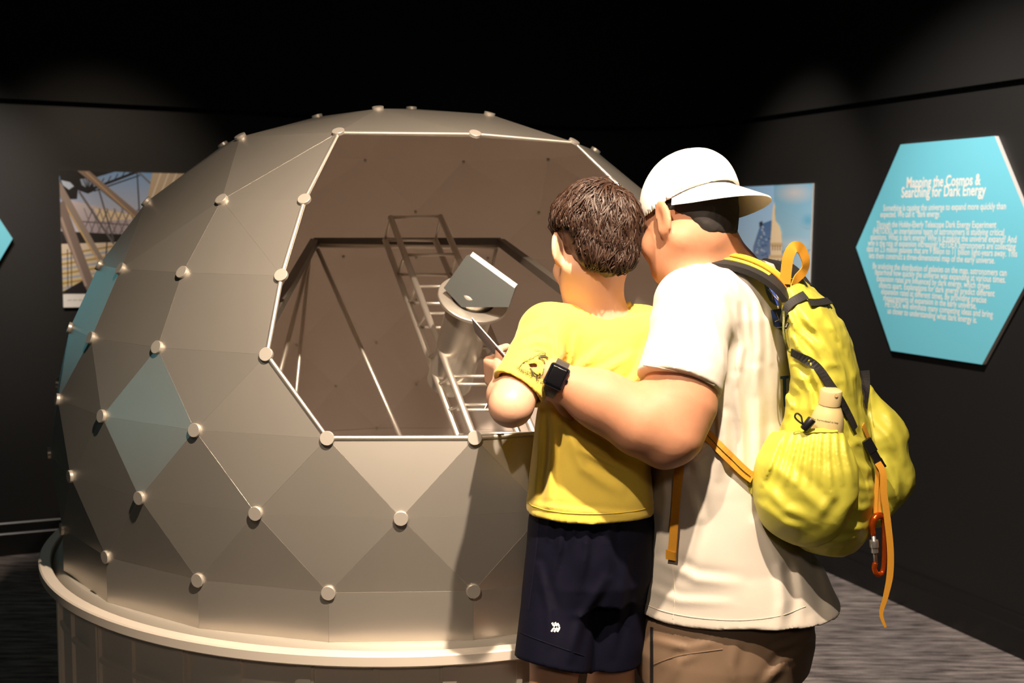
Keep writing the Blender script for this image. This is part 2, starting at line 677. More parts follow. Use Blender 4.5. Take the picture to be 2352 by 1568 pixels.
for i in range(9):                          # caption too small to read: a row of short grey dashes
    mb.add([PHL.P(tu + 0.024 * i + x_, tv + y_, 0.0008) for x_, y_ in ((0, 0), (0.019, 0), (0.019, 0.004), (0, 0.004))], [(0, 1, 2, 3)])
mb.build('caption', mat('caption_grey_ink', srgb(190, 180, 175), 0.6), phl)['kind'] = 'stuff'

# right photograph: half dome model, half capitol-like tower
PHR = Plane(PR, DR, NR, 0.016)
pu1, pv1 = PHR.px(1867, 421)
BX2 = (pu1 - 0.615, 1.19, pu1, pv1)
phr = board('photograph', PHR, [(BX2[0], BX2[1]), (BX2[2], BX2[1]), (BX2[2], BX2[3]), (BX2[0], BX2[3])], 0.012, M['white_edge'], M['white_edge'],
            'photograph of a domed tower under blue sky, partly behind the white cap', 'picture', 'photographs on the walls')
pr2 = Print(PHR)


def C2(x, y):
    return PHR.px(1700 + x / 5.6, 400 + y / 5.6)


def p2(pts, col, col2=None):
    poly(pts, col, col2, pr2, BX2, C2)


p2([(-900, 0), (435, 0), (435, 3000), (-900, 3000)], srgb(205, 230, 250), srgb(150, 195, 240))
p2([(435, 0), (1000, 0), (1000, 3000), (435, 3000)], srgb(185, 205, 215), srgb(120, 180, 215))
sky0, sky1 = srgb(185, 205, 215), srgb(120, 180, 215)
for (x, y, rx, ry, c) in ((700, 240, 300, 170, (200, 200, 206)), (880, 590, 120, 110, (95, 168, 205)), (690, 900, 280, 110, (190, 208, 218))):
    cc = srgb(*c)
    for k in range(12):                     # soft printed cloud
        s_ = 1 - k * 0.08
        q = [C2(max(435, x + rx * s_ * math.cos(R(a))), y + ry * s_ * math.sin(R(a))) for a in range(0, 360, 15)]
        q = clip(q, BX2)
        if q:
            pr2.poly(q, cc)
            cols = []
            for (u_, v_) in q:
                t = (v_ - BX2[1]) / (BX2[3] - BX2[1])
                cols.append(tuple((sky0[i] + (sky1[i] - sky0[i]) * t) * (1 - k / 12) + cc[i] * k / 12 for i in range(3)) + (1,))
            pr2.c[-1] = cols
p2([(175, 930), (250, 700), (300, 630), (415, 590), (435, 590), (435, 1500), (120, 1500)], srgb(150, 160, 190), srgb(75, 115, 165))
p2([(250, 620), (290, 600), (300, 650), (255, 680)], srgb(50, 55, 65))
for i in range(60):
    a, b = random.uniform(200, 420), random.uniform(660, 1060)
    if a > 200 + (900 - b) * 0.35:
        p2([(a, b), (a + 22, b - 24), (a + 34, b + 12)], srgb(*random.choice([(150, 185, 220), (95, 125, 175), (190, 200, 215)])))
cs, cs2 = srgb(242, 218, 180), srgb(214, 184, 142)
p2([(430, 470), (445, 350), (462, 420), (462, 530), (430, 530)], cs)
p2([(420, 600), (428, 500), (462, 500), (470, 600), (520, 670), (545, 760), (552, 880), (400, 880), (415, 700)], cs)
p2([(400, 880), (556, 880), (552, 930), (402, 930)], cs2)
p2([(402, 930), (552, 930), (548, 1040), (404, 1040)], cs)
for i in range(4):
    p2([(424 + i * 32, 910), (438 + i * 32, 910), (436 + i * 32, 980), (424 + i * 32, 980)], srgb(140, 110, 80))
p2([(385, 1040), (580, 1040), (590, 1080), (380, 1080)], cs2)
p2([(375, 1080), (620, 1080), (620, 2500), (375, 2500)], cs)
for i in range(5):
    p2([(400 + i * 45, 1100), (425 + i * 45, 1100), (425 + i * 45, 1150), (400 + i * 45, 1150)], srgb(90, 72, 60))
    p2([(400 + i * 45, 1190), (425 + i * 45, 1190), (425 + i * 45, 1280), (400 + i * 45, 1280)], srgb(120, 95, 75))
p2([(780, 1420), (830, 1385), (870, 1420), (880, 1700), (760, 1700)], srgb(205, 180, 160))
pr2.build('printed_picture', phr)

# ------------------------------------------------------------------ the dome model
CX, CY = -0.3035, 3.3268
PHI = 13.0026
LAT = {0: (0.9991, 0.8101), 1: (1.013, 0.9802), 2: (1.0, 1.1487), 3: (0.9533, 1.318), 4: (0.8755, 1.4865), 5: (0.7505, 1.6575), 6: (0.548, 1.829),
       7: (0.275, 1.915)}


def V(row, lon):
    r, z = LAT[row]
    return Vector((CX + r * math.sin(R(lon)), CY - r * math.cos(R(lon)), z))


APEX = Vector((CX, CY, 1.943))
dome = thing('observatory_dome_model', (CX, CY, 0.668),
             'large silver grey faceted dome model with a big polygonal opening', 'dome model')
panels = []
A, B = PHI, PHI - 9.0          # phases of even / odd rings
OPEN0, OPEN1 = PHI - 27, PHI - 27 + 72
for k in range(20):
    a, b = A + 18 * k, B + 18 * k          # b = a - 9
    panels.append([V(0, a), V(0, a + 18), V(1, b + 18)])
    panels.append([V(1, b), V(1, b + 18), V(0, a)])
    panels.append([V(1, b), V(1, b + 18), V(2, a)])
    panels.append([V(2, a), V(2, a + 18), V(1, b + 18)])
    # ring 2 to 3, the opening stays free
    lo = (b - OPEN0) % 360
    if not (lo < 72 - 1):
        panels.append([V(3, b), V(3, b + 18), V(2, a)])
    la = (a - OPEN0) % 360
    if not (8 < la < 60):
        panels.append([V(2, a), V(2, a + 18), V(3, b + 18)])
    if not (lo < 72 - 1):
        panels.append([V(3, b), V(3, b + 18), V(4, b + 18), V(4, b)])
    panels.append([V(0, a), V(0, a + 18), V(0, a + 18) - Vector((0, 0, 0.14)), V(0, a) - Vector((0, 0, 0.14))])
for k in range(10):
    c = OPEN0 + 36 * k                      # ring 6 vertices
    inside = (c - OPEN0) % 360 < 71
    if not inside:
        panels.append([V(4, c), V(4, c + 18), V(5, c + 18)])
        panels.append([V(4, c + 18), V(4, c + 36), V(5, c + 18)])
        panels.append([V(6, c), V(6, c + 36), V(5, c + 18)])
    lon = (c - OPEN0) % 360
    if lon < 1:                             # left edge of the opening
        panels.append([V(4, c), V(5, c), V(6, c), V(5, c - 18)])
    elif abs(lon - 72) < 1:                 # right edge
        panels.append([V(4, c), V(5, c), V(6, c), V(5, c + 18)])
    elif not 1 < lon < 71:
        panels.append([V(4, c), V(5, c + 18), V(6, c), V(5, c - 18)])
for k in range(5):
    c = OPEN0 + 72 * k
    panels.append([V(6, c), V(6, c + 36), V(7, c)])
    panels.append([V(6, c + 36), V(6, c + 72), V(7, c + 72)])
    panels.append([V(6, c + 36), V(7, c), V(7, c + 72)])
    panels.append([V(7, c), V(7, c + 72), APEX])
DC = Vector((CX, CY, 0.98))
for poly_ in panels:
    c = sum(poly_, Vector()) / len(poly_)
    n = (poly_[1] - poly_[0]).cross(poly_[2] - poly_[0]).normalized()
    if n.dot(c - DC) < 0:
        n = -n
    if (poly_[1] - poly_[0]).cross(poly_[2] - poly_[0]).dot(n) < 0:
        poly_ = poly_[::-1]
    out = []
    m_ = len(poly_)
    for p in poly_:
        out.append(p + (c - p).normalized() * 0.0002)
    e = [p + (c - p).normalized() * 0.0004 for p in poly_]
    mb = MB()
    vs = [p + n * 0.0 for p in e] + [p - n * 0.0001 for p in out] + [p - n * 0.006 for p in out]
    fs = [tuple(range(m_))] + [(i, (i + 1) % m_, m_ + (i + 1) % m_, m_ + i) for i in range(m_)] + \
        [(m_ + i, m_ + (i + 1) % m_, 2 * m_ + (i + 1) % m_, 2 * m_ + i) for i in range(m_)]
    mb.add(vs, fs, 0)
    mb.add(vs, [tuple(range(3 * m_ - 1, 2 * m_ - 1, -1))], 1)
    mb.build('panel', [M['panel'], M['inner']], dome)

# round caps on the joints
mb = MB()
mb.lathe([(0, 0.005), (0.0149, 0.005), (0.0156, 0.0044), (0.0156, -0.003), (0, -0.003)], n=20)
disc_me = mb.mesh('joint_cap', M['disc'])
disc_me.shade_smooth()
disc_me.set_sharp_from_angle(angle=R(25))
mb = MB()
mb.lathe([(0, -0.016), (0.005, -0.016), (0.005, -0.006)], n=8)
nub_me = mb.mesh('inner_bolt', M['disc'])
joints = []
for row in (0, 1, 2, 3, 4):
    for k in range(20):
        lon = (A if row in (0, 2) else B) + 18 * k
        d = (lon - OPEN0) % 360
        if row in (3, 4) and 1 < d < 71:
            continue
        joints.append(V(row, lon))
for k in range(10):
    lon = OPEN0 + 18 + 36 * k
    if not 1 < (lon - OPEN0) % 360 < 71:
        joints.append(V(5, lon))
    joints.append(V(6, OPEN0 + 36 * k))
joints += [V(5, OPEN0), V(5, OPEN1), APEX] + [V(7, OPEN0 + 72 * k) for k in range(5)]
for p in joints:
    n = (p - DC).normalized()
    if p.z < 0.9:
        n = Vector((n.x, n.y, 0)).normalized()
    mw = Matrix.Translation(p + n * 0.0005) @ n.to_track_quat('Z', 'Y').to_matrix().to_4x4()
    o = bpy.data.objects.new('joint_cap', disc_me)
    COL.objects.link(o)
    o.parent = dome
    o.matrix_parent_inverse = dome.matrix_world.inverted()
    o.matrix_world = mw
    if p.y > CY - 0.2:
        o2 = bpy.data.objects.new('inner_bolt', nub_me)
        COL.objects.link(o2)
        o2.parent = dome
        o2.matrix_parent_inverse = dome.matrix_world.inverted()
        o2.matrix_world = mw
loop = [V(6, OPEN0), V(5, OPEN0), V(4, OPEN0), V(3, OPEN0), V(2, OPEN0 + 9), V(2, OPEN0 + 27), V(2, OPEN0 + 45), V(2, OPEN0 + 63),
        V(3, OPEN1), V(4, OPEN1), V(5, OPEN1), V(6, OPEN1), V(6, OPEN0 + 36)]
mb = MB()
mb.tube([p + (p - DC).normalized() * -0.001 for p in loop], 0.0058, 8, closed=True)
mb.build('opening_trim', M['tube'], dome, smooth=True)
mb = MB()
mb.lathe([(0.96, 0.0), (0.96, 0.030), (0.999, 0.030), (1.004, 0.026), (1.0165, 0.003), (1.0165, 0.0)], (CX, CY, 0.669), n=120, close=True)
mb.build('base_ring', mat('base_ring_grey', (0.34, 0.31, 0.265, 1), 0.5), dome, auto=30)

# ------------------------------------------------------------------ plinth
plinth = thing('display_plinth', (CX, CY, 0), 'round white plinth with raised window-like cladding under the dome model', 'plinth')
mb = MB()
mb.lathe([(0.9, 0.668), (1.0175, 0.668), (1.019, 0.688), (1.022, 0.6915), (1.047, 0.6915), (1.0505, 0.688), (1.0505, 0.668), (1.046, 0.664), (0.9, 0.664)],
         (CX, CY, 0), n=160, close=True)
mb.build('rim', M['rim'], plinth, auto=35)
mb = MB()
mb.lathe([(0, 0.668), (0.905, 0.668), (0.905, 0.650), (0, 0.650)], (CX, CY, 0), n=80)
mb.build('deck', mat('deck_dark_grey', (0.24, 0.215, 0.195, 1), 0.6), plinth)
mb = MB()
mb.lathe([(1.0, 0.0), (1.0, 0.664)], (CX, CY, 0), n=120)
mb.build('drum', M['plinth'], plinth, smooth=True)
mb = MB()
mb.lathe([(0.995, 0.0), (1.018, 0.0), (1.018, 0.075), (1.012, 0.085), (0.995, 0.085)], (CX, CY, 0), n=120)
mb.build('plinth_foot', M['plinth'], plinth, auto=35)


def arc_block(lon0, lon1, z0, z1, r0, r1, n=3, bev=0.004):
    """curved block on the drum"""
    mb = MB()
    prof = [(r0, z0), (r1 - bev, z0), (r1, z0 + bev), (r1, z1 - bev), (r1 - bev, z1), (r0, z1)]
    vs = []
    k = len(prof)
    for i in range(n + 1):
        lo = lon0 + (lon1 - lon0) * i / n
        for r, z in prof:
            vs.append((CX + r * math.sin(R(lo)), CY - r * math.cos(R(lo)), z))
    fs = [(i * k + j, (i + 1) * k + j, (i + 1) * k + (j + 1) % k, i * k + (j + 1) % k) for i in range(n) for j in range(k)]
    fs += [tuple(range(k)), tuple(n * k + j for j in range(k))]
    mb.add(vs, fs)
    return mb


proto = {}
for k in range(20):
    lo = -8.0 + 18 * k
    items = [('pilaster', arc_block(lo - 0.85, lo + 0.85, 0.085, 0.664, 0.99, 1.0125, 2))]
    items.append(('top_rail', arc_block(lo + 0.85, lo + 17.15, 0.646, 0.664, 0.99, 1.0085, 4)))
    for i in range(3):
        lm = lo + 0.85 + 16.3 * i / 2
        wd = 0.35
        items.append(('mullion', arc_block(lm - wd, lm + wd, 0.085, 0.646, 0.99, 1.0085, 1, 0.003)))
    for zr in (0.55, 0.32, 0.2):
        items.append(('cross_rail', arc_block(lo + 0.85, lo + 17.15, zr - 0.008, zr + 0.008, 0.99, 1.008, 4, 0.003)))
    if not (-100 < (lo + 180) % 360 - 180 < 100):
        continue
    for nm, mb in items:
        mb.build(nm, M['plinth'], plinth)

# ------------------------------------------------------------------ telescope inside the dome
scope = thing('telescope_model', (-0.2, 3.15, 0.67), 'pale metal telescope tube with flange and tilted hexagonal mirror inside the dome', 'telescope')
c = at(1085, 692, 2.98)
ax = (at(1030, 905, 3.16) - at(1088, 705, 2.98)).normalized()     # down the tube
up_ = -ax
mb = MB()
mb.lathe([(0.066, 0), (0.094, 0), (0.096, 0.002), (0.096, 0.010), (0.094, 0.012), (0.066, 0.012), (0.060, 0.010), (0.060, 0.0)], c, up_, n=56, close=True)
mb.build('flange', M['tube'], scope, auto=40)
mb = MB()
mb.lathe([(0.060, 0.006), (0.064, 0.004), (0.064, -0.3), (0.056, -0.3), (0.054, -0.02)], c, up_, n=48)
mb.build('tube', mat('satin_metal_tube', (0.6, 0.56, 0.5, 1), 0.28, metal=0.7), scope, auto=40)
mb = MB()
mb.lathe([(0.0, 0.05), (0.030, 0.048), (0.046, 0.036), (0.052, 0.016), (0.052, -0.01), (0, -0.01)], c + up_ * 0.004, up_, n=40)
mb.build('cap', M['tube'], scope, auto=40)
hx = [(1083, 583), (1185, 657), (1168, 705), (1060, 705), (1019, 661), (1072, 586)]
hc = at(1102, 650, 2.92)
hn = Vector((-0.22, -0.97, 0.10)).normalized()
pts = []
for p in hx:
    d = ray(*p)
    pts.append(CAM + d * (hn.dot(hc - CAM) / hn.dot(d)))
mb = MB()
mb.prism(pts, -hn * 0.010)
mirror = mb.build('mirror', [mat('mirror_dark_glass', (0.22, 0.235, 0.23, 1), 0.32, metal=0.85)], scope)
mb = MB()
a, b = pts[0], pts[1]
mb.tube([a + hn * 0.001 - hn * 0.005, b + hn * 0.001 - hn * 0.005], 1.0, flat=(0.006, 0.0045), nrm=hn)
mb.build('mirror_edge_glint', mat('mirror_edge_highlight', (0.95, 0.95, 0.93, 1), 0.3), mirror)  # near-white strip paints the highlight along this one edge
mb = MB()
mb.tube([hc - hn * 0.012, c + up_ * 0.02], 0.016, 12)
mb.build('mirror_mount', M['tube'], scope, smooth=True)

# inclined box truss: four rails, rungs and short posts
truss = thing('tracker_truss', (-0.05, 2.8, 0.67), 'inclined pale metal box truss like a ladder inside the dome', 'truss')
rails = [((897, 499, 3.52), (1087, 1000, 2.80)), ((1012, 497, 3.52), (1228, 1000, 2.80)),
         ((884, 551, 3.60), (1053, 1004, 2.90)), ((1000, 552, 3.60), (1194, 1004, 2.90))]
rp = []
for a, b in rails:
    a, b = at(*a), at(*b)
    b = a + (b - a) * 1.28
    rp.append((a, b))
    mb = MB()
    mb.tube([a, b], 0.0095, 12)
    mb.build('rail', M['tube'], truss, smooth=True)
for t in (0.0, 0.16, 0.285, 0.385, 0.505, 0.60, 0.69, 0.775, 0.86, 0.95):
    mb = MB()
    mb.tube([rp[0][0].lerp(rp[0][1], t), rp[1][0].lerp(rp[1][1], t)], 0.0048, 8)
    mb.build('rung', M['tube'], truss, smooth=True)
    mb = MB()
    mb.tube([rp[2][0].lerp(rp[2][1], t), rp[3][0].lerp(rp[3][1], t)], 0.0048, 8)
    mb.build('rung', M['tube'], truss, smooth=True)
    for i, j in ((0, 2), (1, 3)):
        mb = MB()
        mb.tube([rp[i][0].lerp(rp[i][1], t), rp[j][0].lerp(rp[j][1], t)], 0.0042, 8)
        mb.build('post', M['tube'], truss, smooth=True)

# frame that carries the truss: dark upper beam, slanting side beams and thin struts
frame = thing('support_frame', (-0.3, 3.4, 0.67), 'dark polygonal support frame on thin metal struts inside the dome', 'frame')
M['beam'] = mat('beam_dark_grey', (0.10, 0.088, 0.075, 1), 0.5, metal=0.3)
beam = [at(640, 700, 2.85), at(722, 556, 3.75), at(1150, 556, 3.75), at(1300, 668, 2.95)]
for i, j in ((0, 1), (3, 2)):               # the side beams run on to the shell
    dv = (beam[i] - beam[j]).normalized()
    while (beam[i] - DC).length < 0.955:
        beam[i] = beam[i] + dv * 0.01
for i in range(3):
    mb = MB()
    a, b = beam[i], beam[i + 1]
    mb.tube([a, b], 1.0, flat=(0.0125, 0.012), nrm=Vector((0, 0.3, 1)))
    mb.build('beam', M['beam'], frame)
struts = [((733, 564, 3.73), (1145, 568, 3.73), .007), ((1141, 566, 3.73), (1126, 635, 3.73), .006),
          ((716, 570, 3.72), (648, 835, 3.50), .0075), ((712, 575, 3.74), (681, 890, 3.58), .0065), ((729, 572, 3.72), (916, 995, 3.50), .0075)]
for a, b, r_ in struts:
    a, b = at(*a), at(*b)
    if b.z < 1.4:                           # down to the deck of the plinth
        b = a + (b - a) * ((a.z - 0.672) / (a.z - b.z))
        mb = MB()
        mb.lathe([(0, 0.012), (0.016, 0.012), (0.016, 0.0), (0, 0.0)], (b.x, b.y, 0.668), (0, 0, 1), n=14)
        mb.build('strut_foot', M['tube'], frame, auto=40)
    mb = MB()
    mb.tube([a, b], r_, 10)
    mb.build('strut', M['tube'], frame, smooth=True)

# ------------------------------------------------------------------ sculpting: distance fields turned into one mesh


def A3(v):
    return np.array(v, np.float32)


def smin(a, b, k):
    h = np.clip(0.5 + 0.5 * (b - a) / k, 0, 1)
    return b + (a - b) * h - k * h * (1 - h)


def smax(a, b, k):
    return -smin(-a, -b, k)


def cone(P, a, b, r1, r2):
    a, b = A3(a), A3(b)
    ab = b - a
    t = np.clip(((P - a) @ ab) / float(ab @ ab), 0, 1)
    q = P - a - t[:, None] * ab
    return np.sqrt((q * q).sum(1)) - (r1 + t * (r2 - r1))


def chain(P, pts, rs, k=0.0):
    d = None
    for i in range(len(pts) - 1):
        e = cone(P, pts[i], pts[i + 1], rs[i], rs[i + 1])
        d = e if d is None else (np.minimum(d, e) if k == 0 else smin(d, e, k))
    return d


def ell(P, c, r, M3=None):
    q = P - A3(c)
    if M3 is not None:
        q = q @ M3                     # columns of M3 are the axes
    r = A3(r)
    k0 = np.sqrt(((q / r) ** 2).sum(1))
    k1 = np.sqrt(((q / (r * r)) ** 2).sum(1)) + 1e-9
    return k0 * (k0 - 1) / k1


def rbox(P, c, h, M3, rad):
    q = np.abs((P - A3(c)) @ M3) - (A3(h) - rad)
    return np.sqrt((np.maximum(q, 0) ** 2).sum(1)) + np.minimum(q.max(1), 0) - rad


def loft(P, secs, fw, rt, pw=2.0):
    """stack of oval sections (z, x, y, half width along rt, half depth along fw)"""
    s = np.array(sorted(secs), np.float32)
    z = P[:, 2]
    g = lambda i: np.interp(z, s[:, 0], s[:, i]).astype(np.float32)
    dx, dy = P[:, 0] - g(1), P[:, 1] - g(2)
    a, b = g(3), g(4)
    u = np.abs(dx * rt[0] + dy * rt[1]) / a
    v = np.abs(dx * fw[0] + dy * fw[1]) / b
    k = (u ** pw + v ** pw) ** (1 / pw)
    d = (k - 1) * np.minimum(a, b)
    return np.maximum(d, np.maximum(s[0, 0] - z, z - s[-1, 0]))


_lat = np.random.RandomState(3).rand(32, 32, 32).astype(np.float32)


def vnoise(P, sc, seed=0):
    q = P * sc + seed * 7.31
    i = np.floor(q).astype(np.int32)
    f = q - i
    f = f * f * (3 - 2 * f)
    r = 0
    for dx in (0, 1):
        for dy in (0, 1):
            for dz in (0, 1):
                wgt = (f[:, 0] if dx else 1 - f[:, 0]) * (f[:, 1] if dy else 1 - f[:, 1]) * (f[:, 2] if dz else 1 - f[:, 2])
                r = r + wgt * _lat[(i[:, 0] + dx) % 32, (i[:, 1] + dy) % 32, (i[:, 2] + dz) % 32]
    return r * 2 - 1


def folds(P, d, lines, k=0.018):
    """raise soft creases along polylines of (point, radius)"""
    for pts, r in lines:
        n = len(pts)
        rs = [r * (0.35 + 0.65 * math.sin(math.pi * (i + 0.4) / (n - 0.2))) for i in range(n)]
        d = smin(d, chain(P, pts, rs), k)
    return d


def pix(P):
    """image position of points"""
    x, y, z = P[:, 0], P[:, 1], P[:, 2] - 1.6
    c, s = math.cos(PITCH), math.sin(PITCH)
    yy, zz = y * c - z * s, y * s + z * c
    u, v = F * x / yy, -F * zz / yy
    c, s = math.cos(ROLL), math.sin(ROLL)
    return np.stack([W / 2 + u * c - v * s, H / 2 + u * s + v * c], 1)


def creases(P, d0, lines, back, valley=0.6):
    """soft folds: a ridge with a valley beside it along lines, on the side of the cloth turned to the viewer"""
    sel = np.nonzero((P[:, 1] < back) & (np.abs(d0) < 0.03))[0]
    if len(sel) == 0:
        return d0
    Ps = P[sel]
    q = pix(Ps)
    g = np.clip((back - Ps[:, 1]) / 0.03, 0, 1)
    tot = np.zeros(len(sel), np.float32)
    for pts, amp, wd in lines:
        pa = np.array(pts, np.float32)
        lo_, hi_ = pa.min(0) - wd * 4.5, pa.max(0) + wd * 4.5
        k = np.nonzero((q[:, 0] > lo_[0]) & (q[:, 0] < hi_[0]) & (q[:, 1] > lo_[1]) & (q[:, 1] < hi_[1]))[0]
        if len(k) == 0:
            continue
        qq = q[k]
        best = np.full(len(k), 1e9, np.float32)
        sd = np.zeros(len(k), np.float32)
        tp = np.zeros(len(k), np.float32)
        n = len(pts) - 1
        for i in range(n):
            a, b = pa[i], pa[i + 1]
            ab = b - a
            t = np.clip(((qq - a) @ ab) / float(ab @ ab), 0, 1)
            e = qq - a - t[:, None] * ab
            l = np.sqrt((e * e).sum(1))
            m = l < best
            best = np.where(m, l, best)
            sd = np.where(m, (e[:, 0] * ab[1] - e[:, 1] * ab[0]), sd)
            tp = np.where(m, (i + t) / n, tp)
        s_ = np.where(sd > 0, best, -best)
        prof = np.exp(-(s_ / wd) ** 2) - valley * np.exp(-((s_ - 1.7 * wd) / wd) ** 2)
        tot[k] += amp * prof * np.sin(np.pi * np.clip(tp * 0.86 + 0.10, 0, 1)) ** 0.7
    d = d0.copy()
    d[sel] -= tot * g
    return d


def nets(fn, lo, hi, h, B=6, slack=1.9):
    """surface nets of fn inside the box lo..hi"""
    lo, hi = A3(lo), A3(hi)
    n = (np.ceil((hi - lo) / h / B).astype(int)) * B + 1
    nb = (n - 1) // B
    D = np.empty(tuple(n), np.float32)
    bc = np.stack(np.meshgrid(*[np.arange(m) for m in nb], indexing='ij'), -1).reshape(-1, 3)
    cen = lo + (bc * B + B / 2) * h
    dv = fn(cen.astype(np.float32))
    act = np.abs(dv) < B * h * 0.87 * slack
    sgn = np.where(dv > 0, 1.0, -1.0).astype(np.float32).reshape(nb)
    D[:-1, :-1, :-1] = np.repeat(np.repeat(np.repeat(sgn, B, 0), B, 1), B, 2)
    D[-1], D[:, -1], D[:, :, -1] = 1, 1, 1
    loc = np.stack(np.meshgrid(*[np.arange(B + 1)] * 3, indexing='ij'), -1).reshape(-1, 3)
    ab = bc[act]
    for s in range(0, len(ab), 1500):
        ii = (ab[s:s + 1500, None, :] * B + loc[None]).reshape(-1, 3)
        D[ii[:, 0], ii[:, 1], ii[:, 2]] = fn((lo + ii * h).astype(np.float32))
    ins = D < 0
    c8 = [ins[x:n[0] - 1 + x, y:n[1] - 1 + y, z:n[2] - 1 + z] for x in (0, 1) for y in (0, 1) for z in (0, 1)]
    anyi = np.logical_or.reduce(c8)
    alli = np.logical_and.reduce(c8)
    cells = np.argwhere(anyi & ~alli)
    idx = np.full(tuple(n - 1), -1, np.int32)
    idx[cells[:, 0], cells[:, 1], cells[:, 2]] = np.arange(len(cells))
    off = np.array([(x, y, z) for x in (0, 1) for y in (0, 1) for z in (0, 1)])
    val = np.stack([D[cells[:, 0] + o[0], cells[:, 1] + o[1], cells[:, 2] + o[2]] for o in off], 1)
    acc = np.zeros((len(cells), 3), np.float32)
    cnt = np.zeros(len(cells), np.float32)
    for a in range(8):
        for b in range(a + 1, 8):
            df = off[b] - off[a]
            if np.abs(df).sum() != 1:
                continue
            m = (val[:, a] < 0) != (val[:, b] < 0)
            t = val[m, a] / (val[m, a] - val[m, b])
            acc[m] += off[a] + t[:, None] * df
            cnt[m] += 1
    V_ = lo + (cells + acc / cnt[:, None]) * h
    Fs = []
    for ax in range(3):
        o1, o2 = [(1, 2), (2, 0), (0, 1)][ax]
        sl0 = [slice(1, -1)] * 3
        sl1 = [slice(1, -1)] * 3
        sl0[ax] = slice(0, -1)
        sl1[ax] = slice(1, None)
        e = np.argwhere(ins[tuple(sl0)] != ins[tuple(sl1)])
        base = e + 1
        base[:, ax] -= 1
        flip = ins[base[:, 0], base[:, 1], base[:, 2]]
        q = []
        for (s1, s2) in ((-1, -1), (0, -1), (0, 0), (-1, 0)):
            c = base.copy()
            c[:, o1] += s1
            c[:, o2] += s2
            q.append(idx[c[:, 0], c[:, 1], c[:, 2]])
        q = np.stack(q, 1)
        q[~flip] = q[~flip][:, ::-1]
        Fs.append(q)
    Fa = np.concatenate(Fs)
    Fa = Fa[(Fa >= 0).all(1)]
    return V_, Fa


def sculpt(name, fn, lo, hi, h, mats, parent=None, pick=None, post=None):
    V_, Fa = nets(fn, lo, hi, h)
    if post is not None:
        V_ = post(V_)
    me = bpy.data.meshes.new(name)
    me.vertices.add(len(V_))
    me.vertices.foreach_set('co', V_.astype(np.float32).ravel())
    me.loops.add(Fa.size)
    me.loops.foreach_set('vertex_index', Fa.astype(np.int32).ravel())
    me.polygons.add(len(Fa))
    me.polygons.foreach_set('loop_start', np.arange(0, Fa.size, 4, dtype=np.int32))
    me.polygons.foreach_set('loop_total', np.full(len(Fa), 4, np.int32))
    for m in (mats if isinstance(mats, (list, tuple)) else [mats]):
        me.materials.append(m)
    me.update(calc_edges=True)
    me.validate()
    if pick is not None:
        me.polygons.foreach_set('material_index', pick(V_[Fa].mean(1)).astype(np.int32))
    me.shade_smooth()
    o = obj(name, me, parent)
    return o


def bvh_of(o):
    me = o.data
    return BVHTree.FromPolygons([o.matrix_world @ v.co for v in me.vertices], [tuple(p.vertices) for p in me.polygons])


def decal(name, vs, fs, bvh, o, e1, e2, mats, parent, lift=0.0008, mi=None, reach=0.12, cut=0.0):
    """lay a flat shape on a curved surface, looking from o along e1 x e2 backwards"""
    o, e1, e2 = Vector(o), Vector(e1).normalized(), Vector(e2)
    n = e1.cross(e2).normalized()
    e2 = n.cross(e1)
    out, ok = [], []
    for u, v in vs:
        p = o + e1 * u + e2 * v
        hit, nn, _, _ = bvh.ray_cast(p + n * reach, -n, reach * 2)
        if hit is None:
            out.append(p)
            ok.append(False)
        else:
            out.append(hit + n * lift)
            ok.append(True)
    mb = MB()
    mb.v = [tuple(p) for p in out]
    for i, f in enumerate(fs):
        if all(ok[j] for j in f):
            mb.f.append(tuple(f))
            mb.mi.append(mi[i] if mi else 0)
    return mb.build(name, mats, parent)


def strokes2d(lines, wd, sub=8):
    """2-D polylines to ribbons cut into short pieces"""
    vs, fs = [], []
    for ln in lines:
        w_ = wd
        if isinstance(ln, tuple):
            ln, w_ = ln
        pts = []
        for i in range(len(ln) - 1):
            for k in range(sub):
                t = k / sub
                pts.append((ln[i][0] + (ln[i + 1][0] - ln[i][0]) * t, ln[i][1] + (ln[i + 1][1] - ln[i][1]) * t))
        pts.append(ln[-1])
        n0 = len(vs)
        for i, p in enumerate(pts):
            a, b = Vector(pts[max(i - 1, 0)]), Vector(pts[min(i + 1, len(pts) - 1)])
            d = (b - a).normalized()
            nn = Vector((-d.y, d.x)) * w_ / 2
            vs += [(p[0] + nn.x, p[1] + nn.y), (p[0] - nn.x, p[1] - nn.y)]
            if i:
                k = n0 + 2 * i
                fs.append((k - 2, k - 1, k + 1, k))
    return vs, fs


def grid2d(poly, step):
    """fill a 2-D polygon with small squares clipped to it"""
    us, vs_ = [p[0] for p in poly], [p[1] for p in poly]
    V2, F2 = [], []
    u = min(us)
    while u < max(us):
        v = min(vs_)
        while v < max(vs_):
            # clip polygon to the cell (polygon is convex enough per cell)
            q = clip(poly, (u, v, u + step, v + step))
            if q and len(q) > 2:
                n = len(V2)
                V2 += q
                F2.append(tuple(range(n, n + len(q))))
            v += step
        u += step
    return V2, F2


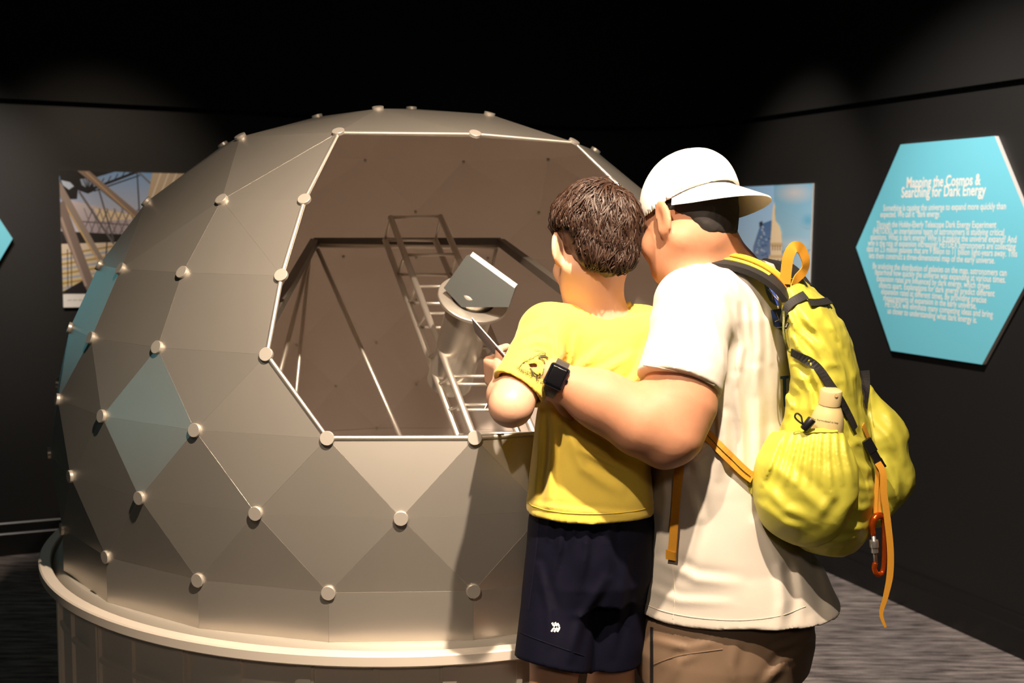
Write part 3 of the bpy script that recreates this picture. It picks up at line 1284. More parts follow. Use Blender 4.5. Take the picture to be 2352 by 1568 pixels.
# ------------------------------------------------------------------ materials of the people
M['skin_boy'] = mat('skin_fair', (0.60, 0.34, 0.225, 1), 0.5, noise=0.06, nscale=25, bump=0.06, bscale=500, sss=0.35, bdist=0.0006)
M['skin_man'] = mat('skin_tanned', (0.43, 0.205, 0.118, 1), 0.58, noise=0.09, nscale=60, bump=0.12, bscale=600, spec=0.3, sss=0.3, bdist=0.0008)
M['hair_boy'] = mat('hair_dark_brown', (0.032, 0.0135, 0.007, 1), 0.48, noise=0.3, nscale=60, spec=0.5)
M['hair_man'] = mat('hair_black', (0.007, 0.0045, 0.0035, 1), 0.75, noise=0.3, nscale=80)
M['hair_grey'] = mat('hair_grey', (0.07, 0.06, 0.055, 1), 0.5, noise=0.3, nscale=80)
M['tee_yellow'] = mat('yellow_cotton', (0.68, 0.50, 0.066, 1), 0.85, noise=0.05, nscale=30, bump=0.25, bscale=700, sheen=0.15, bdist=0.001)
M['tee_cream'] = mat('cream_cotton', (0.57, 0.52, 0.455, 1), 0.85, noise=0.03, nscale=30, bump=0.22, bscale=700, sheen=0.15, bdist=0.001)
M['shorts_navy'] = mat('navy_jersey', (0.0034, 0.0034, 0.0115, 1), 0.75, noise=0.1, nscale=20, bump=0.12, bscale=800, spec=0.12, bdist=0.0008)
M['shorts_khaki'] = mat('khaki_nylon', (0.20, 0.132, 0.085, 1), 0.6, noise=0.05, nscale=10, bump=0.1, bscale=500)
M['white_ink'] = mat('white_ink', (0.85, 0.83, 0.8, 1), 0.6)
M['black_ink'] = mat('dark_olive_ink', (0.055, 0.048, 0.02, 1), 0.7)
M['blue_ink'] = mat('blue_ink', (0.04, 0.085, 0.42, 1), 0.7)
M['cap_white'] = mat('white_twill', (0.78, 0.745, 0.69, 1), 0.8, bump=0.2, bscale=900, bdist=0.0006)
M['cap_seam'] = mat('cap_seam_beige', (0.70, 0.64, 0.56, 1), 0.9)  # seam line slightly darker than the cap cloth
M['shoe'] = mat('shoe_grey', (0.06, 0.06, 0.065, 1), 0.7)


def frame3(f, up=(0, 0, 1)):
    """axes right, forward, up as columns"""
    f = Vector(f).normalized()
    r = f.cross(Vector(up)).normalized()
    u = r.cross(f)
    return np.array([[r.x, f.x, u.x], [r.y, f.y, u.y], [r.z, f.z, u.z]], np.float32)


def rotz(M3, deg_z=0, deg_x=0, deg_y=0):
    m = Matrix.Rotation(R(deg_z), 3, 'Z') @ Matrix.Rotation(R(deg_x), 3, 'X') @ Matrix.Rotation(R(deg_y), 3, 'Y')
    return M3 @ np.array(m, np.float32)


def head_field(P, c, M3, s=1.0, fat=0.0, neck=None, ear=1.0, ed=(0.74, -0.64), ey=-0.004):
    """head with face and ears in its own frame (x right, y forward, z up)"""
    q = ((P - A3(c)) @ M3) / s
    d = ell(q, (0, -0.012, 0.028), (0.073, 0.092, 0.083))
    d = smin(d, ell(q, (0, 0.030, -0.040), (0.060 + fat, 0.060, 0.078)), 0.03)
    d = smin(d, ell(q, (0, 0.040, -0.088), (0.042 + fat, 0.044, 0.030)), 0.03)
    for sx in (-1, 1):
        d = smin(d, ell(q, (sx * 0.036, 0.070, -0.045), (0.024, 0.020, 0.026)), 0.02)        # cheek
        d = smin(d, cone(q, (sx * 0.012, 0.088, 0.022), (sx * 0.044, 0.072, 0.020), 0.009, 0.008), 0.015)   # brow
        d = smax(d, -ell(q, (sx * 0.031, 0.097, 0.002), (0.017, 0.014, 0.011)), 0.012)       # eye socket
        d = smin(d, ell(q, (sx * 0.031, 0.078, 0.002), (0.0125, 0.0125, 0.0115)), 0.003)     # eyeball under the lid
        # jaw line
        d = smin(d, cone(q, (sx * 0.055, -0.002, -0.055), (sx * 0.026, 0.060, -0.098), 0.018 + fat, 0.014 + fat), 0.025)
    d = smin(d, cone(q, (0, 0.089, 0.006), (0, 0.108, -0.032), 0.007, 0.011), 0.012)         # nose
    for sx in (-1, 1):
        d = smin(d, ell(q, (sx * 0.011, 0.097, -0.036), (0.008, 0.010, 0.007)), 0.006)
    d = smin(d, ell(q, (0, 0.089, -0.064), (0.022, 0.008, 0.0055)), 0.006)                   # lips
    d = smin(d, ell(q, (0, 0.087, -0.075), (0.019, 0.008, 0.006)), 0.006)
    d = smin(d, ell(q, (0, 0.078, -0.100), (0.018, 0.014, 0.014)), 0.015)                    # chin
    for sx in (-1, 1):                                                                      # ears
        E = frame3((sx * ed[0], ed[1], 0.14))                                                # ear sheet runs back and out
        E = rotz(E, 0, 0, 0)
        ec = (sx * 0.0845 * ear, ey, -0.012)
        e = ell(q, ec, (0.0075, 0.0215, 0.0350), E)
        e = smin(e, ell(q, (sx * 0.078, ey + 0.008, -0.038), (0.008, 0.011, 0.013), E), 0.010)
        inn = ell(q, (ec[0] + sx * 0.007, ec[1] + 0.010, ec[2] + 0.004), (0.0075, 0.0145, 0.0235), E)
        e = smax(e, -inn, 0.006)
        d = smin(d, e, 0.009)
    return d * s


def finger(P, pts, r):
    return chain(P, pts, [r, r * 0.96, r * 0.9, r * 0.78][:len(pts)])


def bend(base, d, n, ln, curl):
    """points of a finger: start, direction, palm normal it curls towards, lengths, bend per joint"""
    p = Vector(base)
    d, n = Vector(d).normalized(), Vector(n).normalized()
    pts = [p.copy()]
    for l, c in zip(ln, curl):
        ax = d.cross(n).normalized()
        d = Matrix.Rotation(R(c), 3, ax) @ d
        n = Matrix.Rotation(R(c), 3, ax) @ n
        p = p + d * l
        pts.append(p.copy())
    return pts


def hand_field(P, wrist, d, n, side, s=1.0, curls=((35, 50, 40),) * 4, thumb=(30, 25), spread=4):
    """hand: d along the palm, n palm normal (the way fingers curl), side +1 when the thumb is at d x n"""
    d, n = Vector(d).normalized(), Vector(n).normalized()
    n = (n - d * n.dot(d)).normalized()
    t = d.cross(n) * side                     # towards the thumb
    w_ = Vector(wrist)
    M3 = np.array([[t.x, d.x, n.x], [t.y, d.y, n.y], [t.z, d.z, n.z]], np.float32)
    f = rbox(P, w_ + d * 0.048 * s, (0.040 * s, 0.050 * s, 0.0145 * s), M3, 0.013 * s)
    f = smin(f, ell(P, w_ + d * 0.03 * s + t * 0.022 * s + n * 0.008 * s, (0.020 * s, 0.032 * s, 0.016 * s), M3), 0.015 * s)
    lens = ((0.044, 0.026, 0.021), (0.049, 0.030, 0.022), (0.046, 0.028, 0.021), (0.036, 0.021, 0.018))
    for i in range(4):
        off = 0.030 - 0.0195 * i
        base = w_ + d * (0.090 - (0.006 if i in (0, 2) else 0.0) - (0.016 if i == 3 else 0)) * s + t * off * s
        dd = d + t * math.tan(R((1.5 - i) * spread))
        pts = bend(base, dd, n, [l * s for l in lens[i]], curls[i])
        f = smin(f, finger(P, pts, (0.0088, 0.0092, 0.0088, 0.0075)[i] * s), 0.005 * s)
    b = w_ + d * 0.028 * s + t * 0.034 * s + n * 0.004 * s
    pts = bend(b, d * 0.75 + t * 0.75 + n * 0.25, n - t * 0.6, (0.042 * s, 0.033 * s, 0.026 * s), (5,) + tuple(thumb))
    f = smin(f, chain(P, pts, [0.0125 * s, 0.0105 * s, 0.0098 * s, 0.0078 * s]), 0.010 * s)
    return f


# ================================================================== the boy
BF = Vector((-0.14, 0.99, 0)).normalized()
BR = Vector((BF.y, -BF.x, 0))
bc0 = at(1366, 900, 2.21)
boy = thing('person', (bc0.x, bc0.y, 0.36), 'child with dark brown hair in a yellow t-shirt and navy shorts, held by the man', 'person', 'visitors at the dome model')
bhead = at(1361, 561, 2.195)
BHM = frame3((-0.37, 0.88, -0.26), (0.06, 0, 1))
bLs, bRs = at(1258, 762, 2.16), at(1476, 768, 2.235)
bLe, bRe = at(1174, 930, 2.03), at(1530, 930, 2.22)
bLw, bRw = at(1160, 872, 2.215), at(1440, 880, 2.36)
bneck = at(1385, 742, 2.215)
bhipc = at(1360, 1225, 2.22)
hipL, hipR = bhipc - BR * 0.058, bhipc + BR * 0.058
kneeL, kneeR = at(1268, 1590, 2.19), at(1402, 1580, 2.26)
kneeL.z, kneeR.z = 0.63, 0.63
ankL, ankR = kneeL + Vector((0.01, -0.01, -0.20)), kneeR + Vector((0.0, -0.01, -0.20))
bhd = (at(1132, 856, 2.26) - bLw).normalized()


def boy_body(P):
    d = head_field(P, bhead, BHM, 0.94)
    d = smin(d, cone(P, bhead + Vector(BHM @ A3((0, -0.022, -0.055))), bneck, 0.042, 0.047), 0.03)
    d = smin(d, cone(P, bneck + Vector((0, 0, -0.02)), bLs + Vector((0.02, 0, -0.01)), 0.038, 0.036), 0.02)
    d = smin(d, cone(P, bneck + Vector((0, 0, -0.02)), bRs + Vector((-0.02, 0, -0.01)), 0.038, 0.036), 0.02)
    c1, c2 = at(1366, 830, 2.215), at(1362, 1090, 2.21)
    d = smin(d, ell(P, c1, (0.105, 0.075, 0.12)), 0.04)
    d = smin(d, ell(P, c2, (0.095, 0.072, 0.13)), 0.05)
    d = smin(d, ell(P, bhipc, (0.105, 0.085, 0.075)), 0.04)
    for a, b, c_ in ((hipL, kneeL, ankL), (hipR, kneeR, ankR)):
        leg = chain(P, [a, b, b.lerp(c_, 0.35) + Vector((0, -0.008, 0)), c_], [0.066, 0.047, 0.043, 0.028], 0.02)
        foot = chain(P, [c_ + Vector((0, -0.015, -0.035)), c_ + BF * 0.10 + Vector((0, 0, -0.045))], [0.028, 0.022])
        d = smin(d, smin(leg, foot, 0.02), 0.03)
    arm = chain(P, [bLs, bLs.lerp(bLe, 0.55), bLe], [0.042, 0.040, 0.0375], 0.02)
    fore = chain(P, [bLe, bLe.lerp(bLw, 0.35), bLw], [0.0385, 0.039, 0.026], 0.02)
    d = smin(d, smin(arm, fore, 0.018), 0.02)
    d = smin(d, hand_field(P, bLw, bhd, Vector((0.75, 0.25, 0.1)), -1, 0.80, curls=((62, 75, 45), (66, 78, 45), (68, 78, 45), (70, 75, 40)), thumb=(58, 45), spread=2), 0.010)
    arm = chain(P, [bRs, bRe, bRw], [0.042, 0.036, 0.026], 0.02)
    d = smin(d, arm, 0.02)
    d = smin(d, hand_field(P, bRw, Vector((-0.6, 0.7, 0.3)), Vector((-0.6, -0.4, 0.2)), 1, 0.80, curls=((40, 50, 30),) * 4), 0.012)
    return d


body = sculpt('body', boy_body, (bc0.x - 0.28, 1.88, 0.355), (bc0.x + 0.26, 2.56, 1.72), 0.0042, M['skin_boy'], boy)

# hair: a soft cap and many locks combed from the crown
HQ = lambda P: ((P - A3(bhead)) @ BHM) / 0.94


def hair_core(P):
    q = HQ(P)
    d = ell(q, (0, -0.016, 0.034), (0.086, 0.102, 0.091))
    d = smin(d, ell(q, (0, -0.056, -0.030), (0.064, 0.046, 0.060)), 0.02)
    # hairline: free the face, the ears and the neck
    d = smax(d, (q[:, 1] - 0.052) - (q[:, 2] - 0.02) * 0.35, 0.02)
    for sx in (-1, 1):
        d = smax(d, -ell(q, (sx * 0.092, 0.016, -0.030), (0.030, 0.040, 0.050)), 0.010)
        d = smax(d, -ell(q, (sx * 0.080, -0.012, -0.078), (0.030, 0.040, 0.045)), 0.012)
    d = smax(d, -(q[:, 2] + 0.079 - 6.0 * q[:, 0] ** 2 + 0.006 * np.cos(q[:, 0] * 90)), 0.012)
    d = d + 0.003 * vnoise(q, 45, 2) + 0.003 * vnoise(q * A3((1, 1, 0.3)), 110, 5)
    return d * 0.94


hair = sculpt('hair', hair_core, A3(bhead) - 0.16, A3(bhead) + 0.16, 0.0036, M['hair_boy'], boy)
hair_bvh = bvh_of(hair)


def locks(name, count, crown, root_ok, length, lift, wd, mat_, parent, cpos, M3, s, rad, centre, bvh, seed=1, seg=7, droop=0.0):
    """locks of hair following the scalp away from the crown"""
    rnd = random.Random(seed)
    mb = MB()
    made = 0
    M3m = Matrix([list(map(float, r_)) for r_ in M3])
    tries = 0
    while made < count and tries < count * 12:
        tries += 1
        v = Vector((rnd.gauss(0, 1), rnd.gauss(0, 1), rnd.gauss(0, 1))).normalized()
        if not root_ok(v, rnd):
            continue
        d = v.copy()
        ln = length * rnd.uniform(0.6, 1.25)
        swirl = rnd.gauss(0.25, 0.45)
        lf = lift * rnd.uniform(0.1, 1.0)
        pts, nr = [], []
        good = True
        for i in range(seg):
            t = i / (seg - 1)
            o_ = Vector((d.x * rad[0], d.y * rad[1], d.z * rad[2])) + Vector(centre)
            wp = Vector(cpos) + (M3m @ o_) * s
            wc = Vector(cpos) + (M3m @ Vector(centre)) * s
            dr = (wp - wc).normalized()
            hit, nn, _, _ = bvh.ray_cast(wp + dr * 0.06, -dr, 0.12)
            if hit is None:
                break
            h_ = 0.0012 + lf * math.sin(math.pi * min(t * 0.85 + 0.1, 1.0))
            pts.append(hit + dr * h_ + Vector((0, 0, -droop * t * t)))
            nr.append(dr)
            # step away from the crown along the sphere
            aw = (d - Vector(crown) * d.dot(Vector(crown)))
            if aw.length < 1e-3:
                aw = d.orthogonal()
            aw = aw.normalized()
            tang = aw - d * aw.dot(d)
            side = d.cross(tang)
            stp = (tang.normalized() * math.cos(swirl) + side.normalized() * math.sin(swirl)) * (ln / seg)
            swirl *= 0.9
            d = (d + stp).normalized()
            if abs(d.x) > 0.5 and d.y > -0.42 and d.z < -0.06:
                break
        if len(pts) < 3:
            continue
        k = len(pts)
        w0 = wd * rnd.uniform(0.5, 1.2)
        rs = [w0 * (0.45 + 0.55 * math.sin(math.pi * (0.15 + 0.85 * i / (k - 1)))) + 0.0001 for i in range(k)]
        mb.tube(pts, rs, 3, nrm=nr, caps=False)
        made += 1
    return mb.build(name, mat_, parent, smooth=True)


def root_boy(v, rnd):
    # v in head frame: x right, y forward, z up
    if v.z < -0.90 or (v.y > 0.45 and v.z < 0.45):
        return False
    if abs(v.x) > 0.45 and v.y > -0.30 and v.z < -0.02:
        return False
    return True


CROWN = Vector((0.18, -0.52, 0.84)).normalized()
for nm, cnt, ln_, lf_, wd_, sd_ in (('hair_locks', 900, 0.95, 0.0075, 0.0034, 4), ('fine_hair', 3200, 0.8, 0.0105, 0.0011, 9)):
    lk = locks(nm, cnt, CROWN, root_boy, ln_, lf_, wd_, M['hair_boy'], boy, bhead, BHM, 0.94, (0.086, 0.102, 0.092), (0, -0.018, 0.020), hair_bvh, sd_)
    lk['kind'] = 'stuff'

# yellow t-shirt
bcx, bcy = bc0.x, bc0.y


def bsec(y, x0, x1, depth, b):
    a_, c_ = at(x0, y, depth), at(x1, y, depth)
    m = (a_ + c_) / 2
    return (m.z, m.x, m.y, (c_ - a_).length / 2, b)


boy_secs = [bsec(1172, 1210, 1500, 2.205, 0.112), bsec(1100, 1216, 1496, 2.205, 0.104), bsec(1000, 1228, 1492, 2.205, 0.096), bsec(900, 1240, 1490, 2.21, 0.094),
            bsec(820, 1244, 1494, 2.215, 0.092), bsec(760, 1258, 1490, 2.215, 0.074), bsec(728, 1300, 1470, 2.215, 0.058)]
bsleeve = bLs.lerp(bLe, 0.80)
bsdir = (_rt * -0.56 - _up * 0.72 + Vector((0, -0.40, 0))).normalized()
hem_z = boy_secs[0][0]


def boy_tee(P):
    d = loft(P, boy_secs, BF, BR, 2.3)
    d = smin(d, cone(P, bneck + Vector((-0.006, 0.002, -0.010)), bLs + Vector((0.0, 0, 0.002)), 0.054, 0.049), 0.03)
    d = smin(d, cone(P, bneck + Vector((0.006, 0.002, -0.010)), bRs + Vector((0.0, 0, 0.002)), 0.054, 0.049), 0.03)
    sl = chain(P, [bLs, bLs.lerp(bLe, 0.6), bsleeve + bsdir * 0.035], [0.053, 0.054, 0.056])
    slr = chain(P, [bRs, bRs.lerp(bRe, 0.75)], [0.052, 0.060])
    d = smin(d, sl, 0.028)
    d = smin(d, slr, 0.03)
    f_ = [([(1285, 905), (1330, 872), (1400, 845), (1450, 815)], 0.0045, 9), ([(1292, 885), (1312, 830), (1322, 770)], 0.005, 9), ([(1310, 925), (1380, 905), (1470, 870)], 0.004, 8),
          ([(1272, 870), (1283, 815), (1275, 755)], 0.0045, 8), ([(1300, 870), (1335, 840), (1390, 790)], 0.003, 8), ([(1240, 950), (1236, 1050), (1226, 1150)], 0.005, 10),
          ([(1270, 960), (1265, 1060), (1258, 1160)], 0.0045, 10), ([(1300, 985), (1330, 1030), (1400, 1065), (1470, 1085)], 0.005, 11), ([(1310, 1020), (1340, 1075), (1420, 1130)], 0.004, 12),
          ([(1330, 985), (1400, 1015), (1480, 1030)], 0.0035, 9), ([(1200, 795), (1232, 782), (1262, 790)], 0.004, 7), ([(1195, 770), (1225, 750), (1262, 745)], 0.003, 8),
          ([(1185, 835), (1222, 852), (1255, 850)], 0.003, 7), ([(1430, 905), (1470, 850), (1488, 790)], 0.004, 9), ([(1350, 945), (1420, 950), (1490, 930)], 0.003, 9),
          ([(1225, 1160), (1300, 1168), (1480, 1185)], 0.0015, 6)]
    d = creases(P, d, [(a_, b_ * 1.7, c_) for a_, b_, c_ in f_], 2.22)
    # neckline
    d = smax(d, -cone(P, bneck + Vector((-0.002, 0.018, 0.034)), bneck + Vector((-0.012, 0.030, 0.14)), 0.046, 0.055), 0.006)
    # sleeve end, plane square to the arm, with a hollow
    e = (P - A3(bsleeve)) @ A3(bsdir)
    near = np.sqrt(((P - A3(bsleeve)) ** 2).sum(1)) < 0.12
    d = np.where(near & (P[:, 0] < bLs.x + 0.015), smax(d, e, 0.004), d)
    d = smax(d, -cone(P, bsleeve - bsdir * 0.025, bsleeve + bsdir * 0.05, 0.044, 0.048), 0.004)
    d = smax(d, hem_z - P[:, 2], 0.005)
    d = smax(d, -loft(P, [(hem_z - 0.05, bcx, bcy, 0.113, 0.098), (hem_z + 0.02, bcx, bcy, 0.11, 0.095)], BF, BR), 0.004)
    return d + 0.0012 * vnoise(P, 22, 1)


tee = sculpt('t_shirt', boy_tee, (bcx - 0.30, 1.90, hem_z - 0.02), (bcx + 0.24, 2.40, 1.52), 0.0042, M['tee_yellow'], boy)
tee_bvh = bvh_of(tee)
# collar rib and hem stitching


def ring_on(bvh, pts, r, name, m, parent, closed=True, lift=0.0):
    out = []
    for p in pts:
        loc, nn, _, _ = bvh.find_nearest(Vector(p))
        out.append(loc + nn * lift)
    mb = MB()
    mb.tube(out, r, 6, closed=closed)
    return mb.build(name, m, parent, smooth=True)


nb = bneck + Vector((-0.004, 0.016, 0.042))
ring_on(tee_bvh, [nb + Vector((0.056 * math.cos(a), 0.053 * math.sin(a), -0.006 + 0.006 * math.sin(a))) for a in [i * math.pi / 20 for i in range(40)]],
        0.0058, 'collar', M['tee_yellow'], tee)
hemring = []
for i in range(64):
    a = 2 * math.pi * i / 64
    dv = BR * math.cos(a) + BF * math.sin(a)
    hit, nn, _, _ = tee_bvh.ray_cast(Vector((bcx, bcy, hem_z + 0.022)) + dv * 0.35, -dv, 0.4)
    if hit:
        hemring.append(hit + dv * 0.0002)
mb = MB()
mb.tube(hemring, 0.0012, 5, closed=True)
mb.build('hem_stitch', mat('yellow_thread', (0.72, 0.52, 0.06, 1), 0.8), tee, smooth=True)

# sleeve print: the numerals and the arched lettering (the mascot inside is left out)
so = at(1215, 848, 2.04)
se1 = (at(1262, 872, 2.05) - at(1190, 815, 2.05)).normalized()
se2 = (at(1250, 790, 2.06) - at(1205, 850, 2.04)).normalized()
sc = 2.05 / 2552 / 7.13      # metre per pixel of the close-up


def T(x, y):
    """close-up pixel to the sleeve's flat print (axes along the image)"""
    return ((x - 830) * sc, (490 - y) * sc)


k75 = [([T(905, 165), T(960, 165), T(1030, 185), T(1108, 225)], 0.0011), ([T(1108, 225), T(1040, 230), T(980, 232)], 0.0012),
       ([T(985, 235), T(925, 255), T(885, 292), T(845, 290), T(820, 325), T(790, 345), T(725, 370), T(680, 415), T(612, 462)], 0.0012),
       ([T(1140, 300), T(1090, 268), T(1030, 265), T(975, 290)], 0.0030), ([T(980, 292), T(1035, 305), T(1075, 355), T(1085, 420), T(1060, 490)], 0.0018),
       ([T(828, 395), T(835, 450), T(870, 510), T(930, 565), T(1010, 600)], 0.0028), ([T(1060, 490), T(1045, 560), T(1010, 600)], 0.0014)]
vs, fs = strokes2d(k75, 0.0015, 6)
ex, ey = _rt, _up
bx = at(1100 + 830 / 7.13, 780 + 490 / 7.13, 2.04)
dn = decal('printed_numerals', vs, fs, tee_bvh, bx, ex, ey, M['black_ink'], tee, 0.0035)
arch = [T(640, 505), T(760, 545), T(880, 605), T(985, 690)]
vs, fs = [], []
word = 'PREVENTING W'
for i, ch in enumerate(word):
    if ch == ' ':
        continue
    cvs, cfs = text_mesh(ch, 0.0088, 0.0001)
    t = i / (len(word) - 1) * 2.999
    k = int(t)
    f_ = t - k
    p0 = Vector(arch[k]).lerp(Vector(arch[k + 1]), f_)
    dd = (Vector(arch[k + 1]) - Vector(arch[k])).normalized()
    n0 = len(vs)
    vs += [(p0.x + dd.x * v[0] - dd.y * v[1], p0.y + dd.y * v[0] + dd.x * v[1]) for v in cvs]
    fs += [tuple(j + n0 for j in f) for f in cfs]
decal('printed_lettering', vs, fs, tee_bvh, bx, ex, ey, M['black_ink'], tee, 0.0035)

# navy shorts
wz = at(1366, 1150, 2.2).z
sL = at(1268, 1525, 2.17)
sR = at(1396, 1512, 2.24)
sLd, sRd = (sL - hipL).normalized(), (sR - hipR).normalized()


def boy_shorts(P):
    top = [(wz, bcx - 0.002, bcy, 0.115, 0.098), (wz - 0.06, bcx, bcy, 0.119, 0.100), (wz - 0.16, bcx, bcy, 0.118, 0.096), (wz - 0.20, bcx, bcy, 0.10, 0.085)]
    d = loft(P, top, BF, BR, 2.2)
    l1 = chain(P, [hipL + Vector((-0.004, 0, 0.02)), hipL.lerp(sL, 0.55), sL + sLd * 0.02], [0.068, 0.075, 0.079])
    l2 = chain(P, [hipR + Vector((0.004, 0, 0.02)), hipR.lerp(sR, 0.55), sR + sRd * 0.02], [0.066, 0.070, 0.072])
    # each leg ends square
    l1 = smax(l1, (P - A3(sL)) @ A3(sLd + Vector((-0.12, -0.1, 0))), 0.004)
    l2 = smax(l2, (P - A3(sR)) @ A3(sRd), 0.004)
    d = smin(d, l1, 0.022)
    d = smin(d, l2, 0.022)
    f_ = [([(1292, 1185), (1285, 1260), (1262, 1340)], 0.0045, 9), ([(1350, 1185), (1346, 1270), (1330, 1350)], 0.0045, 9), ([(1400, 1185), (1402, 1290)], 0.004, 9), ([(1320, 1185), (1318, 1240)], 0.003, 6),
          ([(1236, 1300), (1262, 1400), (1262, 1480)], 0.004, 10), ([(1390, 1330), (1335, 1420), (1310, 1510)], 0.006, 11), ([(1440, 1280), (1425, 1400), (1405, 1500)], 0.005, 10),
          ([(1375, 1185), (1372, 1230)], 0.003, 6), ([(1265, 1185), (1258, 1240)], 0.003, 6)]
    d = creases(P, d, f_, 2.22)
    d = smax(d, -chain(P, [sL - sLd * 0.04, sL + sLd * 0.1], [0.06, 0.071]), 0.004)
    d = smax(d, -chain(P, [sR - sRd * 0.04, sR + sRd * 0.1], [0.055, 0.064]), 0.004)
    return d + 0.0012 * vnoise(P, 25, 4)


shorts = sculpt('shorts', boy_shorts, (bcx - 0.26, 1.98, 0.60), (bcx + 0.24, 2.42, wz + 0.01), 0.0042, M['shorts_navy'], boy)
sh_bvh = bvh_of(shorts)
o_ = at(1278, 1455, 2.06)
k = 2.09 / 2552
wave = []
for r_ in range(3):
    y = 10 - r_ * 1
wl = [([(-8, 11), (-5, 5), (-1, 2)], 0.0032), ([(-1, 11), (2, 5), (5, 3)], 0.0036), ([(5, 9), (8, 5), (9, 1)], 0.0026),
      ([(-10, -10), (-6, -4), (-2, -1)], 0.0030), ([(-3, -11), (1, -5), (5, -2)], 0.0036), ([(4, -11), (8, -6), (10, 0)], 0.0032)]
wl = [([(x * k, y * k) for x, y in a], b * 1.15) for a, b in wl]
vs, fs = strokes2d(wl, 0.003, 4)
decal('wave_logo', vs, fs, sh_bvh, o_, ex, ey, M['white_ink'], shorts, 0.001)
# seams of the shorts: side seam and hem line
seam = [(1240, 1180), (1232, 1260), (1222, 1340), (1214, 1400)]
pts = []
for x, y in seam:
    h_, nn, _, _ = sh_bvh.ray_cast(CAM, ray(x, y).normalized(), 4)
    if h_:
        pts.append(h_)
mb = MB()
mb.tube(pts, 0.0016, 5)
mb.build('pocket_seam', M['shorts_navy'], shorts)
pts = []
for i in range(14):
    x = 1196 + 11.2 * i
    h_, nn, _, _ = sh_bvh.ray_cast(CAM, ray(x, 1452 + 54 * (i / 13) ** 0.9 * 1.0).normalized(), 4)
    if h_:
        pts.append(h_)
if len(pts) > 2:
    mb = MB()
    mb.tube(pts, 0.0014, 5)
    mb.build('hem_seam', M['shorts_navy'], shorts)
for a in (ankL, ankR):
    mb = MB()
    sculpt('shoe', lambda P, a=a: np.maximum(smin(chain(P, [a + Vector((0, -0.02, -0.03)), a + BF * 0.11 + Vector((0, 0, -0.045))], [0.040, 0.033]),
                                             cone(P, a + Vector((0, -0.01, 0.0)), a + Vector((0, -0.01, -0.03)), 0.036, 0.038), 0.02), 0.36 - P[:, 2]),
           A3(a) + A3((-0.08, -0.12, -0.09)), A3(a) + A3((0.08, 0.2, 0.06)), 0.006, M['shoe'], boy)
# low step the child stands on, below the picture
step = thing('step_stool', (bcx, bcy + 0.02, 0), 'low black step the child stands on, below the edge of the photograph', 'step')
mb = MB()
mb.box((bcx, bcy + 0.0, 0.348), (0.17, 0, 0), (0, 0.14, 0), (0, 0, 0.012))
mb.build('tread', mat('step_black', (0.02, 0.02, 0.02, 1), 0.6), step)
for sx in (-1, 1):
    mb = MB()
    mb.box((bcx + sx * 0.15, bcy, 0.168), (0.012, 0, 0), (0, 0.13, 0), (0, 0, 0.168))
    mb.build('side_panel', bpy.data.materials['step_black'], step)

# pencil and folded leaflet in the child's hand
pen = thing('pencil', at(1163, 842, 2.225), 'orange pencil upright in the child\'s fist', 'pencil')
pa, pb = at(1173, 817, 2.20), at(1140, 905, 2.235)
pd = (pb - pa).normalized()
mb = MB()
mb.lathe([(0, 0), (0.0036, 0), (0.0036, 0.075)], pa, pd, n=6)
mb.build('shaft', mat('pencil_orange', (0.85, 0.22, 0.02, 1), 0.4), pen)
mb = MB()
mb.lathe([(0, -0.0003), (0.0033, -0.0003), (0.0033, 0.0)], pa, pd, n=6)
mb.build('cut_end', mat('pencil_wood', (0.75, 0.5, 0.3, 1), 0.7), pen)
mb = MB()
mb.lathe([(0, -0.0006), (0.0012, -0.0006), (0.0012, 0.0)], pa, pd, n=8)
mb.build('lead', mat('pencil_lead', (0.03, 0.03, 0.03, 1), 0.5), pen)
leaf = thing('leaflet', at(1155, 835, 2.22), 'folded white paper leaflet seen edge-on above the child\'s hand', 'leaflet')
M['paper'] = mat('leaflet_paper', (0.62, 0.55, 0.58, 1), 0.7, noise=0.15, nscale=40)
M['paper_w'] = mat('leaflet_edge_white', (0.88, 0.85, 0.82, 1), 0.7)


def sheet(name, a, b, c_, d_, th=0.0012):
    q = [Vector(x) for x in (a, b, c_, d_)]
    n = (q[1] - q[0]).cross(q[3] - q[0]).normalized() * th
    mb = MB()
    mb.add([p for p in q] + [p + n for p in q], [(0, 1, 2, 3), (7, 6, 5, 4)], 0)
    mb.add([p for p in q] + [p + n for p in q], [(0, 4, 5, 1), (1, 5, 6, 2), (2, 6, 7, 3), (3, 7, 4, 0)], 1)
    return mb.build(name, [M['paper'], M['paper_w']], leaf)


sheet('page', at(1083, 730, 2.26), at(1168, 826, 2.20), at(1154, 838, 2.36), at(1091, 763, 2.42), 0.002)
sheet('page', at(1168, 826, 2.20), at(1112, 938, 2.215), at(1119, 934, 2.36), at(1154, 838, 2.36), 0.002)

# ================================================================== the man
MF = Vector((-0.87, 0.50, 0)).normalized()
MR = Vector((MF.y, -MF.x, 0))
mLs = at(1592, 700, 2.15)
mT = mLs + MR * 0.185
mRs = mLs + MR * 0.37
man = thing('person', (0.46, 2.32, 0), 'man in a white backwards cap, cream t-shirt and khaki shorts wearing a yellow backpack', 'person', 'visitors at the dome model')
mhead = at(1580, 500, 2.25)
MHM = frame3((-0.74, 0.60, -0.33), (0.10, 0.12, 1))
mneck = at(1668, 640, 2.29)
mLe = at(1546, 998, 2.04)
mLw = at(1266, 864, 2.06)
mRe = mRs + Vector((-0.10, 0.02, -0.29))
mRw = at(1478, 960, 2.37)
mpel = Vector((0.465, 2.315, 0.88))
mhd = (at(1243, 892, 2.20) - mLw).normalized()
mhn = Vector((0.80, 0.55, 0.05))
hL, hR = mpel - MR * 0.095, mpel + MR * 0.095
